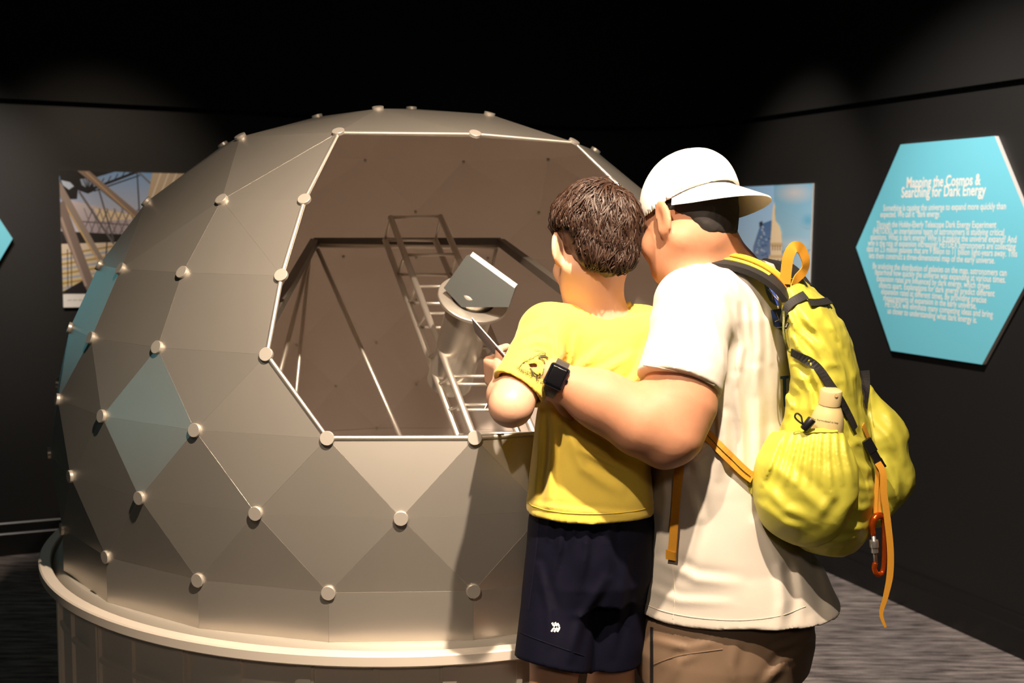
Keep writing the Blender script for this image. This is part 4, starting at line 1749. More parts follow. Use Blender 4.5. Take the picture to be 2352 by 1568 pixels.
kL, kR = Vector((hL.x - 0.02, hL.y - 0.01, 0.48)), Vector((hR.x - 0.02, hR.y + 0.01, 0.48))
aL, aR = Vector((kL.x + 0.02, kL.y - 0.01, 0.085)), Vector((kR.x + 0.02, kR.y, 0.085))


def man_body(P):
    d = head_field(P, mhead, MHM, 1.03, 0.004, ed=(0.32, -0.94), ey=0.004)
    nk = mhead + Vector(MHM @ A3((0, -0.028, -0.045)))
    d = smin(d, cone(P, nk, mneck, 0.060, 0.066), 0.035)
    d = smin(d, cone(P, mneck + Vector((0, 0, -0.02)), mLs, 0.062, 0.055), 0.05)
    d = smin(d, cone(P, mneck + Vector((0, 0, -0.02)), mRs, 0.062, 0.055), 0.05)
    c1 = Vector((mT.x, mT.y, 1.30))
    c2 = Vector((mT.x + 0.005, mT.y, 1.05))
    M3 = np.array([[MR.x, MF.x, 0], [MR.y, MF.y, 0], [0, 0, 1]], np.float32)
    d = smin(d, ell(P, c1, (0.175, 0.115, 0.19), M3), 0.06)
    d = smin(d, ell(P, c2, (0.16, 0.115, 0.19), M3), 0.06)
    d = smin(d, ell(P, mpel, (0.165, 0.12, 0.12), M3), 0.06)
    for h_, k_, a_ in ((hL, kL, aL), (hR, kR, aR)):
        leg = chain(P, [h_, k_, k_.lerp(a_, 0.3) - MF * 0.015, a_], [0.090, 0.060, 0.058, 0.036], 0.03)
        foot = chain(P, [a_ + Vector((0, 0, -0.045)) - MF * 0.03, a_ + MF * 0.15 + Vector((0, 0, -0.055))], [0.038, 0.028])
        d = smin(d, smin(leg, foot, 0.03), 0.04)
    up = chain(P, [mLs, at(1572, 840, 2.085), at(1564, 930, 2.06), mLe + Vector((0.002, 0, 0))], [0.058, 0.0615, 0.059, 0.044], 0.035)
    fo = chain(P, [mLe + Vector((-0.006, 0, -0.008)), mLe.lerp(mLw, 0.25) + Vector((0, 0, -0.004)), mLe.lerp(mLw, 0.60), mLw], [0.047, 0.056, 0.047, 0.031], 0.045)
    fo = smin(fo, cone(P, mLe, mLe + Vector((-0.022, -0.004, -0.034)), 0.040, 0.024), 0.03)     # point of the elbow
    d = smin(d, smin(up, fo, 0.035), 0.02)
    d = smin(d, hand_field(P, mLw + mhd * 0.004, mhd, mhn, 1, 0.95, curls=((48, 35, 25), (48, 35, 25), (48, 35, 25), (46, 35, 25)), thumb=(15, 20), spread=5), 0.018)
    ar = chain(P, [mRs, mRe, mRw], [0.056, 0.046, 0.030], 0.02)
    d = smin(d, ar, 0.02)
    d = smin(d, hand_field(P, mRw, Vector((-0.8, 0.1, 0.1)), Vector((-0.2, -0.9, 0)), -1, 0.95, curls=((40, 35, 25),) * 4), 0.018)
    return d


mbody = sculpt('body', man_body, (0.0, 1.86, 0.0), (0.78, 2.66, 1.72), 0.0046, M['skin_man'], man)

MQ = lambda P: ((P - A3(mhead)) @ MHM) / 1.03


def man_hair(P):
    q = MQ(P)
    d = ell(q, (0, -0.012, 0.028), (0.0765, 0.0965, 0.086))
    d = smin(d, ell(q, (0, -0.055, -0.030), (0.056, 0.036, 0.050)), 0.03)
    # hairline: nape, round the ear, sideburn
    d = smax(d, -(q[:, 2] + 0.064 - np.clip(q[:, 1] + 0.05, 0, 1) * 0.55), 0.008)
    d = smax(d, q[:, 1] - 0.052, 0.004)
    for sx in (-1, 1):
        d = smax(d, -ell(q, (sx * 0.088, -0.006, -0.020), (0.020, 0.026, 0.040)), 0.008)
    d = smax(d, q[:, 2] - 0.022 + 0.25 * np.clip(q[:, 1], -0.2, 0.2), 0.004)
    return (d + 0.0008 * vnoise(q, 160, 3) + 0.0008 * vnoise(q, 60, 6)) * 1.03


def pick_hair(c):
    q = MQ(c.astype(np.float32))
    return (q[:, 1] > 0.018).astype(int)


mhair = sculpt('hair', man_hair, A3(mhead) - 0.15, A3(mhead) + 0.15, 0.003, [M['hair_man'], M['hair_grey']], man, pick_hair)

# cap worn backwards
CAPZ = 0.012


def cap_crown(P):
    q = MQ(P)
    d = ell(q, (0, -0.010, 0.030), (0.0865, 0.1035, 0.093))
    d = smin(d, ell(q, (0, -0.020, 0.066), (0.070, 0.082, 0.064)), 0.02)
    d = smax(d, -(q[:, 2] - CAPZ + 0.22 * np.clip(q[:, 1], -0.2, 0.2)), 0.003)
    d = smax(d, -ell(q, (0, -0.010, 0.0), (0.0815, 0.099, 0.10)), 0.003)
    # strap opening over the forehead
    d = smax(d, -ell(q, (0, 0.105, 0.004), (0.030, 0.030, 0.034)), 0.003)
    # six panel seams, barely sunk
    a = np.arctan2(q[:, 0], q[:, 1] + 0.01)
    d = d + 0.0010 * np.exp(-(np.abs(((a / (math.pi / 3)) % 1) - 0.5) * 28) ** 2)
    return (d + 0.0010 * vnoise(q, 30, 8)) * 1.03


cap = sculpt('cap', cap_crown, A3(mhead) + A3((-0.15, -0.15, -0.08)), A3(mhead) + A3((0.15, 0.15, 0.17)), 0.003, M['cap_white'], man)
MHMm = Matrix([list(map(float, r_)) for r_ in MHM])


def hp(x, y, z):
    return mhead + (MHMm @ Vector((x, y, z))) * 1.03


mb = MB()
nu, nv = 28, 8
top, bot = [], []
for i in range(nu + 1):
    x = -1 + 2 * i / nu
    for j in range(nv + 1):
        t = j / nv
        w_ = 0.0855 + 0.006 * t
        yr = -0.006 - 0.0985 * math.sqrt(max(0, 1 - (x * 0.985) ** 2))
        yo = yr - 0.070 * (max(0, 1 - x * x)) ** 0.62
        y = yr + (yo - yr) * t
        z = CAPZ - 0.22 * yr - 0.001 - 0.012 * x * x * t - 0.050 * t * max(0, 1 - x * x) ** 0.6
        top.append(hp(x * w_, y, z))
        bot.append(hp(x * w_, y, z - 0.0032))
n_ = (nu + 1) * (nv + 1)
fs = []
g = lambda i, j: i * (nv + 1) + j
for i in range(nu):
    for j in range(nv):
        fs.append((g(i, j), g(i, j + 1), g(i + 1, j + 1), g(i + 1, j)))
        fs.append((n_ + g(i, j), n_ + g(i + 1, j), n_ + g(i + 1, j + 1), n_ + g(i, j + 1)))
    fs.append((g(i, nv), n_ + g(i, nv), n_ + g(i + 1, nv), g(i + 1, nv)))
    fs.append((g(i, 0), g(i + 1, 0), n_ + g(i + 1, 0), n_ + g(i, 0)))
for i in (0, nu):
    for j in range(nv):
        fs.append((g(i, j), g(i, j + 1), n_ + g(i, j + 1), n_ + g(i, j)))
mb.add(top + bot, fs)
mb.build('brim', M['cap_white'], cap, auto=50)
mb = MB()
mb.lathe([(0, 0.006), (0.006, 0.005), (0.009, 0.001), (0.009, -0.003)], hp(0, -0.012, 0.1295), MHMm @ Vector((0, 0, 1)), n=20)
mb.build('button', M['cap_white'], cap, smooth=True)
cap_bvh = bvh_of(cap)
pts = []
for i in range(23):
    a = R(100 + 160 * i / 22)
    x, y = 0.13 * math.cos(a - R(90)) * 0, 0
    dv = Vector((math.sin(a - R(180)) * 0.13, -math.cos(a - R(180)) * 0.14, 0))
    p = hp(dv.x, dv.y - 0.01, CAPZ + 0.024 - 0.012 * abs(math.sin(a - R(180))))
    cc = hp(0, -0.01, CAPZ + 0.024)
    hit, nn, _, _ = cap_bvh.ray_cast(p, (cc - p).normalized(), 0.3)
    if hit:
        pts.append(hit + nn * 0.0003)
if len(pts) > 3:
    mb = MB()
    mb.tube(pts, 0.0009, 5)
    mb.build('brim_seam', M['cap_seam'], cap)

# cream t-shirt
def msec(y, x0, x1, depth, a):
    """section from the outline: a half width across the shoulders, depth from the outline"""
    p, q_ = at(x0, y, depth), at(x1, y, depth)
    m = (p + q_) / 2
    w_ = (q_ - p).length / 2
    b = math.sqrt(max(w_ * w_ - (MR.x * a) ** 2, 0.004)) / abs(MF.x)
    return (m.z, m.x, m.y, a, b)


man_secs = [msec(1384, 1450, 1928, 2.30, 0.225), msec(1340, 1462, 1902, 2.305, 0.220), msec(1260, 1478, 1868, 2.31, 0.215), msec(1100, 1490, 1835, 2.31, 0.205), msec(950, 1488, 1820, 2.31, 0.200),
            msec(820, 1490, 1825, 2.31, 0.200), msec(720, 1505, 1820, 2.31, 0.19), msec(640, 1560, 1790, 2.31, 0.15), msec(610, 1600, 1770, 2.31, 0.12)]
mdir = (mLe - mLs).normalized()
sdir = (mdir + Vector((-0.12, 0.0, 0.0))).normalized()
mslv = at(1560, 884, 2.07)
mhem = man_secs[0][0]


def man_tee(P):
    lo0 = loft(P, [(man_secs[0][0] - 0.05,) + man_secs[0][1:]] + man_secs, MF, MR, 2.2)
    d = lo0
    sh = smin(cone(P, mneck + Vector((0.004, 0, -0.036)), mLs + Vector((0, 0, 0.002)), 0.082, 0.070), cone(P, mneck + Vector((0.004, 0, -0.036)), mRs, 0.082, 0.070), 0.03)
    d = smin(d, sh, 0.045)
    sl = chain(P, [mLs + Vector((0, 0, -0.005)), at(1570, 840, 2.085), mslv + sdir * 0.03], [0.070, 0.080, 0.084])
    slr = chain(P, [mRs, mRs.lerp(mRe, 0.7)], [0.068, 0.078])
    d = smin(d, sl, 0.03)
    d = smin(d, slr, 0.03)
    f_ = [([(1600, 610), (1660, 680), (1690, 780)], 0.0035, 7), ([(1630, 605), (1690, 690), (1705, 800), (1690, 880)], 0.004, 8), ([(1665, 600), (1715, 700), (1722, 820)], 0.004, 8),
          ([(1700, 605), (1740, 690), (1745, 800), (1735, 900)], 0.004, 9), ([(1570, 625), (1625, 700), (1660, 800), (1665, 870)], 0.003, 7), ([(1725, 620), (1765, 720), (1770, 830)], 0.003, 8),
          ([(1690, 870), (1700, 960), (1705, 1080)], 0.006, 11), ([(1740, 850), (1745, 960), (1740, 1090)], 0.005, 11), ([(1660, 960), (1665, 1030), (1650, 1090)], 0.006, 13),
          ([(1610, 1120), (1600, 1060), (1640, 1020)], 0.005, 12), ([(1520, 1060), (1530, 1150), (1510, 1260)], 0.005, 12), ([(1585, 1100), (1600, 1190), (1575, 1300)], 0.005, 13),
          ([(1740, 1200), (1790, 1290), (1800, 1380), (1790, 1440)], 0.010, 14), ([(1830, 1275), (1850, 1340), (1870, 1410)], 0.010, 14), ([(1780, 1230), (1830, 1310), (1845, 1400)], 0.006, 11),
          ([(1880, 1275), (1900, 1330), (1915, 1380)], 0.006, 12), ([(1520, 1290), (1600, 1330), (1700, 1340)], 0.004, 12), ([(1490, 1350), (1560, 1380), (1680, 1385)], 0.003, 10),
          ([(1500, 800), (1560, 840), (1640, 850)], 0.003, 14), ([(1490, 740), (1540, 700), (1570, 650)], 0.003, 12)]
    d = creases(P, d, f_, 2.33)
    d = smax(d, -cone(P, mneck + MF * 0.018 + Vector((0, 0, 0.022)), mneck + MF * 0.06 + Vector((0, 0, 0.15)), 0.064, 0.085), 0.006)
    # sleeve end
    e = (P - A3(mslv)) @ A3(sdir + Vector((0.0, 0, 0)))
    near = (np.sqrt(((P - A3(mslv)) ** 2).sum(1)) < 0.15) & (P[:, 0] < mslv.x + 0.085) & (P[:, 1] < 2.20)
    d = np.where(near, smax(d, e, 0.004), d)
    d = smax(d, -chain(P, [mslv - sdir * 0.05, mslv + sdir * 0.12], [0.057, 0.067]), 0.004)
    d = smax(d, mhem + 0.012 - P[:, 2] + 0.008 * np.sin(P[:, 0] * 14 + 1.0), 0.006)
    d = smax(d, -np.maximum(lo0 + 0.018, P[:, 2] - mhem - 0.03), 0.004)
    return d + 0.0016 * vnoise(P, 16, 2)


mtee = sculpt('t_shirt', man_tee, (0.12, 1.94, mhem - 0.03), (0.80, 2.68, 1.60), 0.0046, M['tee_cream'], man)
mt_bvh = bvh_of(mtee)


def onto(bvh, px, lift=0.0, fall=None):
    """points of a surface seen along a line of the photograph"""
    out, nr = [], []
    for p in px:
        h_, nn, _, _ = bvh.ray_cast(CAM, ray(p[0], p[1]).normalized(), 5)
        if h_ is None:
            if fall is None:
                continue
            h_, nn = at(p[0], p[1], fall), Vector((0, -1, 0))
        if nn.y > 0:
            nn = -nn
        out.append(h_ + nn * lift)
        nr.append(nn)
    return out, nr


def dense(px, k=6):
    """smooth curve through image points"""
    out = []
    n = len(px)
    for i in range(n - 1):
        p0, p1, p2, p3 = [Vector(px[max(0, min(n - 1, j))]) for j in (i - 1, i, i + 1, i + 2)]
        for s_ in range(k):
            t = s_ / k
            out.append(tuple(0.5 * ((2 * p1) + (p2 - p0) * t + (2 * p0 - 5 * p1 + 4 * p2 - p3) * t * t + (3 * p1 - p0 - 3 * p2 + p3) * t ** 3)))
    out.append(tuple(px[-1]))
    return out


# hem stitch, side seam, sleeve stitch
thr = mat('cream_thread', (0.66, 0.58, 0.48, 1), 0.9)
for nm, ln in (('hem_stitch', [(1458, 1376), (1520, 1402), (1600, 1418), (1700, 1424), (1790, 1414), (1850, 1392)]),
               ('sleeve_stitch', [(1478, 838), (1530, 846), (1590, 862), (1640, 884)]), ('side_seam', [(1545, 1300), (1550, 1360), (1546, 1420)])):
    p_, nr = onto(mt_bvh, dense(ln), 0.0006)
    if len(p_) > 3:
        mb = MB()
        mb.tube(p_, 0.0009, 5)
        mb.build(nm, thr, mtee)
# blue print on the back, half hidden by the pack


def ink(name, polys, bvh, parent, m, step=5, lift=0.0012):
    mb = MB()
    for pl_ in polys:
        v2, f2 = grid2d(pl_, step)
        o3 = []
        for p in v2:
            h_, nn, _, _ = bvh.ray_cast(CAM, ray(p[0], p[1]).normalized(), 5)
            o3.append(None if h_ is None else h_ - ray(p[0], p[1]).normalized() * lift)
        for f in f2:
            if all(o3[j] is not None for j in f):
                mb.add([o3[j] for j in f], [tuple(range(len(f)))])
    return mb.build(name, m, parent)


for pl_ in ([(1754, 648), (1764, 650), (1776, 662), (1786, 684), (1790, 702), (1780, 700), (1768, 690), (1760, 672)],
                   [(1770, 712), (1796, 708), (1806, 745), (1808, 770), (1792, 756), (1777, 748)],
                   [(1792, 864), (1812, 862), (1812, 868), (1806, 870), (1806, 928), (1812, 944), (1800, 932), (1798, 870), (1792, 870)]):
    ink('back_print', [pl_], mt_bvh, mtee, M['blue_ink'])
wl = []
for (a, b) in (((1762, 665), (1785, 690)), ((1770, 668), (1772, 688)), ((1778, 738), (1800, 728)), ((1780, 718), (1790, 740)), ((1795, 714), (1792, 738)), ((1782, 752), (1804, 750))):
    p_, nr = onto(mt_bvh, [a, ((a[0] + b[0]) / 2, (a[1] + b[1]) / 2), b], 0.0022)
    if len(p_) == 3:
        wl.append((p_, nr))
mb = MB()
for p_, nr in wl:
    mb.tube(p_, 1.0, flat=(0.0008, 0.0003), nrm=nr)
if mb.v:
    mb.build('print_veins', M['tee_cream'], mtee)

# khaki shorts
pz = mhem + 0.12


def man_shorts(P):
    s = [(pz, mpel.x + 0.005, mpel.y, 0.19, 0.16), (pz - 0.12, mpel.x, mpel.y, 0.205, 0.178), (pz - 0.2, mpel.x - 0.004, mpel.y, 0.21, 0.19), (pz - 0.26, mpel.x - 0.004, mpel.y, 0.20, 0.18)]
    d = loft(P, s, MF, MR, 2.2)
    for h_, k_ in ((hL, kL), (hR, kR)):
        l = chain(P, [h_ + Vector((0, 0, -0.1)), k_ + Vector((0, 0, 0.03))], [0.118, 0.122])
        l = np.maximum(l, 0.50 - P[:, 2])
        d = smin(d, l, 0.03)
    f_ = [([(1500, 1470), (1580, 1490), (1640, 1475)], 0.004, 9), ([(1780, 1490), (1820, 1478), (1870, 1460)], 0.005, 8), ([(1760, 1568), (1800, 1520), (1860, 1490)], 0.006, 11),
          ([(1540, 1568), (1560, 1520), (1610, 1500)], 0.004, 10), ([(1690, 1480), (1680, 1530), (1690, 1590)], 0.004, 12)]
    d = creases(P, d, f_, 2.33)
    return d + 0.0015 * vnoise(P, 18, 5)


mshort = sculpt('shorts', man_shorts, (0.18, 2.0, 0.47), (0.76, 2.62, pz + 0.01), 0.0052, M['shorts_khaki'], man)
ms_bvh = bvh_of(mshort)
p_, nr = onto(ms_bvh, [(1498, 1440 + 8 * i) for i in range(17)], 0.001)
if len(p_) > 3:
    mb = MB()
    mb.tube(p_, 1.0, flat=(0.004, 0.0012), nrm=nr)
    mb.build('pocket_zip', mat('zip_black', (0.01, 0.01, 0.01, 1), 0.5), mshort)
p_, nr = onto(ms_bvh, dense([(1502, 1525), (1560, 1505), (1660, 1490)]), 0.0004)
if len(p_) > 3:
    mb = MB()
    mb.tube(p_, 0.0012, 5)
    mb.build('pocket_seam', M['shorts_khaki'], mshort)
for a_ in (aL, aR):
    sculpt('shoe', lambda P, a_=a_: np.maximum(smin(chain(P, [a_ + Vector((0, 0, -0.035)) - MF * 0.03, a_ + MF * 0.16 + Vector((0, 0, -0.045))], [0.050, 0.040]),
                                               cone(P, a_ + Vector((0, 0, 0.0)), a_ + Vector((0, 0, -0.03)), 0.045, 0.05), 0.02), -P[:, 2]),
           A3(a_) + A3((-0.25, -0.12, -0.1)), A3(a_) + A3((0.14, 0.2, 0.07)), 0.007, M['shoe'], man)

# wristwatch on the left wrist
watch = thing('wristwatch', mLw, 'black smart watch with a dark strap on the man\'s wrist', 'watch')
fa = (mLw - mLe).normalized()
wc = mLe.lerp(mLw, 0.965)
wn = Vector((-0.12, -0.97, 0.28))
wn = (wn - fa * wn.dot(fa)).normalized()
wt = fa.cross(wn)
ring = []
for i in range(40):
    a = 2 * math.pi * i / 40
    ring.append(wc + (wn * math.cos(a) * 0.0345 + wt * math.sin(a) * 0.0345))
mb = MB()
mb.tube(ring, 1.0, flat=(0.0125, 0.0022), closed=True, nrm=[(p - wc).normalized() for p in ring])
mb.build('strap', mat('watch_strap_dark', (0.035, 0.033, 0.034, 1), 0.5), watch, auto=40)
MW = np.array([[wt.x, fa.x, wn.x], [wt.y, fa.y, wn.y], [wt.z, fa.z, wn.z]], np.float32)
sculpt('case', lambda P: rbox(P, wc + wn * 0.0385, (0.0225, 0.0195, 0.0068), MW, 0.0062), A3(wc + wn * 0.038) - 0.035, A3(wc + wn * 0.038) + 0.035, 0.0016,
       mat('watch_case_navy', (0.012, 0.014, 0.03, 1), 0.2, metal=0.6), watch)
sculpt('screen', lambda P: rbox(P, wc + wn * 0.0430, (0.0195, 0.0165, 0.0028), MW, 0.0026), A3(wc + wn * 0.043) - 0.03, A3(wc + wn * 0.043) + 0.03, 0.0012,
       mat('watch_glass_black', (0.003, 0.003, 0.004, 1), 0.06, coat=0.5), watch)
mb = MB()
mb.lathe([(0, 0.003), (0.003, 0.0028), (0.0033, 0.0)], wc + wn * 0.0385 + fa * -0.0195, -fa, n=14)
mb.build('crown', bpy.data.materials['watch_case_navy'], watch, smooth=True)

# ================================================================== the backpack
PBK = -MF
pack = thing('backpack', at(1880, 1000, 2.2), 'bright yellow nylon backpack with orange webbing worn on the man\'s back', 'backpack')
M['nylon'] = mat('yellow_green_nylon', (0.51, 0.48, 0.055, 1), 0.5, noise=0.08, nscale=9, bump=0.12, bscale=60, bdist=0.003)
M['orange'] = mat('orange_webbing', (0.55, 0.25, 0.015, 1), 0.75, noise=0.1, nscale=300)
M['black_web'] = mat('black_webbing', (0.008, 0.007, 0.007, 1), 0.7, bump=0.3, bscale=400)
M['black_plastic'] = mat('black_plastic', (0.007, 0.007, 0.008, 1), 0.35)


def psec(y, x0, x1, depth, a):
    p, q_ = at(x0, y, depth), at(x1, y, depth)
    m = (p + q_) / 2
    w_ = (q_ - p).length / 2
    b = math.sqrt(max(w_ * w_ - (MR.x * a) ** 2, 0.0004)) / abs(MF.x)
    return (m.z, m.x, m.y, a, b)


pk = [psec(640, 1795, 1838, 2.22, 0.03), psec(662, 1788, 1872, 2.22, 0.07), psec(700, 1788, 1922, 2.215, 0.095), psec(745, 1792, 1950, 2.21, 0.11), psec(800, 1798, 1968, 2.21, 0.115),
      psec(860, 1808, 1985, 2.21, 0.118), psec(920, 1803, 1992, 2.21, 0.12), psec(1000, 1785, 2004, 2.21, 0.125), psec(1060, 1768, 2010, 2.205, 0.128), psec(1120, 1752, 2014, 2.20, 0.128),
      psec(1180, 1768, 2010, 2.20, 0.124), psec(1220, 1796, 2000, 2.20, 0.11), psec(1248, 1835, 1982, 2.20, 0.085), psec(1266, 1880, 1955, 2.20, 0.045)]
lobe_c = at(2012, 1055, 2.30)


def pack_f(P):
    d = loft(P, pk, PBK, MR, 2.4)
    f_ = [([(1810, 760), (1860, 830), (1890, 920)], 0.005, 9), ([(1850, 720), (1910, 810), (1950, 900)], 0.006, 11), ([(1880, 700), (1940, 790), (1970, 880)], 0.005, 10),
          ([(1800, 700), (1830, 760), (1880, 800)], 0.004, 9), ([(1830, 850), (1860, 900), (1870, 960)], 0.004, 8), ([(1930, 740), (1965, 800), (1985, 870)], 0.005, 9),
          ([(1955, 1000), (1985, 1020), (2005, 1050)], 0.004, 9), ([(1960, 1060), (1985, 1075), (2010, 1080)], 0.004, 9), ([(1960, 1110), (1985, 1120), (2010, 1115)], 0.004, 9),
          ([(1950, 1160), (1980, 1170), (2005, 1160)], 0.004, 9), ([(1920, 1200), (1960, 1215), (1990, 1210)], 0.004, 8), ([(1870, 1240), (1920, 1245), (1970, 1235)], 0.003, 7),
          ([(1800, 900), (1815, 930), (1800, 980)], 0.004, 8), ([(1790, 1200), (1850, 1230), (1900, 1245)], 0.004, 8)]
    d = creases(P, d, f_, 2.4)
    return d + 0.0050 * np.abs(vnoise(P, 17, 7)) + 0.0030 * np.abs(vnoise(P, 40, 9)) - 0.003


def pick_zero(c):
    return np.zeros(len(c))


pbody = sculpt('main_compartment', pack_f, (0.46, 2.0, 0.86), (0.86, 2.44, 1.52), 0.004, M['nylon'], pack)
pk_bvh = bvh_of(pbody)


def lobe_f(P):
    d = chain(P, [at(1982, 905, 2.27), at(2008, 1000, 2.285), at(2020, 1095, 2.285), at(1995, 1165, 2.27)], [0.022, 0.056, 0.058, 0.045], 0.04)
    d = smin(d, cone(P, at(2030, 985, 2.28), at(2062, 1112, 2.28), 0.030, 0.016), 0.035)
    f_ = [([(2000, 960), (2040, 1000), (2070, 1060)], 0.006, 10), ([(2040, 960), (2070, 1010), (2080, 1080)], 0.005, 9), ([(2030, 1060), (2055, 1110), (2060, 1160)], 0.006, 11)]
    d = creases(P, d, f_, 2.5)
    return d + 0.006 * np.abs(vnoise(P, 17, 11)) + 0.003 * np.abs(vnoise(P, 36, 13)) - 0.003


sculpt('stuffed_back_pocket', lobe_f, A3(lobe_c) - A3((0.14, 0.16, 0.19)), A3(lobe_c) + A3((0.14, 0.16, 0.2)), 0.004, M['nylon'], pack)

pc = at(1852, 1105, 2.105)


def pocket_f(P):
    q = pix(P)
    M3 = np.array([[PBK.x, MR.x, 0], [PBK.y, MR.y, 0], [0, 0, 1]], np.float32)
    d = ell(P, pc, (0.098, 0.062, 0.128), M3)
    d = smin(d, ell(P, at(1800, 1130, 2.10), (0.052, 0.05, 0.075)), 0.04)
    d = smax(d, (990 - q[:, 1]) * 0.00085, 0.004)                                # mouth
    d = smax(d, -ell(P, at(1888, 960, 2.105), (0.045, 0.038, 0.05)), 0.004)       # hollow for the bottle
    f_ = []
    for i in range(9):
        x = 1800 + i * 17
        f_.append(([(x, 990), (x - 6 + (i - 4) * 3, 1040), (x - 12 + (i - 4) * 9, 1110)], 0.0042, 6))
    f_ += [([(1770, 1060), (1830, 1110), (1900, 1180)], 0.006, 14), ([(1770, 1130), (1800, 1170), (1850, 1190)], 0.008, 14), ([(1760, 1165), (1800, 1200), (1840, 1215)], 0.006, 12),
           ([(1900, 1080), (1910, 1140), (1870, 1200)], 0.005, 12), ([(1780, 1010), (1770, 1060), (1755, 1110)], 0.005, 10)]
    d = creases(P, d, f_, 2.25)
    return d + 0.0040 * np.abs(vnoise(P, 19, 12)) - 0.0015


pocket = sculpt('side_pocket', pocket_f, A3(pc) - A3((0.15, 0.12, 0.16)), A3(pc) + A3((0.15, 0.12, 0.16)), 0.0036, M['nylon'], pack)
pc_bvh = bvh_of(pocket)


def band(name, px, half, m, bvh, lift=0.006, thick=0.0012, fall=None, parent=None, k=6):
    p_, nr = onto(bvh, dense(px, k), lift, fall)
    if len(p_) < 3:
        return None
    # calm the line
    for _ in range(14):
        p_ = [p_[0]] + [(p_[i - 1] + p_[i] * 2 + p_[i + 1]) / 4 for i in range(1, len(p_) - 1)] + [p_[-1]]
        nr = [nr[0]] + [(nr[i - 1] + nr[i] * 2 + nr[i + 1]).normalized() for i in range(1, len(nr) - 1)] + [nr[-1]]
    mb = MB()
    mb.tube(p_, 1.0, flat=(half, thick), nrm=nr)
    return mb.build(name, m, parent or pack)


band('zipper', [(1803, 738), (1806, 716), (1818, 696), (1846, 681)], 0.0090, M['black_web'], pk_bvh)
band('zipper', [(1855, 698), (1880, 700), (1918, 690)], 0.0085, M['black_web'], pk_bvh)
band('elastic_trim', [(1823, 806), (1860, 828), (1893, 866), (1922, 912), (1950, 965), (1958, 985)], 0.0085, M['black_web'], pk_bvh)
band('side_mesh', [(1984, 850), (1986, 890), (1980, 930)], 0.0095, M['black_web'], pk_bvh, fall=2.26)
band('pocket_hem', [(1848, 992), (1880, 990), (1915, 990), (1944, 986)], 0.006, M['nylon'], pc_bvh, 0.002)
band('cord', [(1806, 715), (1796, 745), (1800, 780), (1812, 803), (1822, 806)], 0.0018, mat('cord_green_black', (0.12, 0.13, 0.02, 1), 0.7, noise=0.9, nscale=250), pk_bvh, fall=2.12)
zp = mat('zip_pull_black', (0.01, 0.01, 0.01, 1), 0.4)
mb = MB()
p_, nr = onto(pk_bvh, [(1812, 722), (1806, 740), (1803, 752)], 0.006, 2.12)
mb.tube(p_, 0.0028, 6)
mb.build('zip_pull', zp, pack, smooth=True)

# shoulder strap: over the left shoulder to the front, with its padded edge
st = [at(1806, 668, 2.16), at(1785, 640, 2.158), at(1755, 618, 2.165), at(1715, 600, 2.175), at(1670, 589, 2.185), at(1630, 588, 2.195), at(1602, 598, 2.205), at(1588, 622, 2.235), at(1585, 680, 2.27)]


def smooth3(pts, k=5):
    out = []
    n = len(pts)
    for i in range(n - 1):
        p0, p1, p2, p3 = [pts[max(0, min(n - 1, j))] for j in (i - 1, i, i + 1, i + 2)]
        for s_ in range(k):
            t = s_ / k
            out.append(0.5 * ((2 * p1) + (p2 - p0) * t + (2 * p0 - 5 * p1 + 4 * p2 - p3) * t * t + (3 * p1 - p0 - 3 * p2 + p3) * t ** 3))
    out.append(pts[-1])
    return out


stp = smooth3(st)
stn = [Vector((0.12, -0.45, 0.88))] * len(stp)
mb = MB()
mb.tube([p + Vector((0, -0.004, -0.012)) for p in stp], 1.0, flat=(0.019, 0.006), nrm=stn)
spad = mb.build('shoulder_strap', M['black_web'], pack, auto=50)
mb = MB()
mb.tube([p + Vector((0.004, 0.010, 0.000)) for p in stp], 1.0, flat=(0.018, 0.003), nrm=stn)
mb.build('strap_face', M['nylon'], spad, auto=50)
mb = MB()
mb.tube([p + Vector((0.004, 0.006, 0.005)) for p in stp], 1.0, flat=(0.007, 0.0012), nrm=stn)
mb.build('strap_webbing', M['orange'], spad, auto=50)
# right strap, seen only past the loop
mb = MB()
rs_ = smooth3([at(1845, 660, 2.34), at(1815, 622, 2.37), at(1790, 606, 2.40), at(1770, 610, 2.44), at(1755, 640, 2.47)])
mb.tube(rs_, 1.0, flat=(0.024, 0.006), nrm=[Vector((0.3, -0.4, 0.85))] * len(rs_))
mb.build('shoulder_strap', M['black_web'], pack, auto=50)
# lower webbing and its wing
wing = [(1690, 1090), (1712, 1082), (1792, 1080), (1792, 1180), (1756, 1172)]
mb = MB()
w3 = [at(x, y, 2.115 + 0.02 * (1 - (x - 1690) / 100)) for x, y in wing]
mb.prism(w3, Vector((0.0, 0.004, 0)))
mb.build('strap_wing', mat('olive_nylon', (0.30, 0.27, 0.03, 1), 0.6), pack)
band('lower_webbing', [(1718, 1096), (1690, 1068), (1650, 1026), (1604, 980)], 0.0105, M['orange'], mt_bvh, 0.014, 0.001)
band('strap_tail', [(1566, 1040), (1564, 1100), (1559, 1170), (1553, 1240), (1549, 1282)], 0.0098, M['orange'], mt_bvh, 0.010, 0.001, 2.12)
band('tail_fold', [(1550, 1262), (1549, 1284)], 0.0112, M['orange'], mt_bvh, 0.012, 0.002, 2.12)
# webbing stitches
band('stitch_line', [(1712, 1090), (1690, 1068), (1650, 1026), (1610, 986)], 0.0006, M['black_web'], mt_bvh, 0.0156, 0.0004)
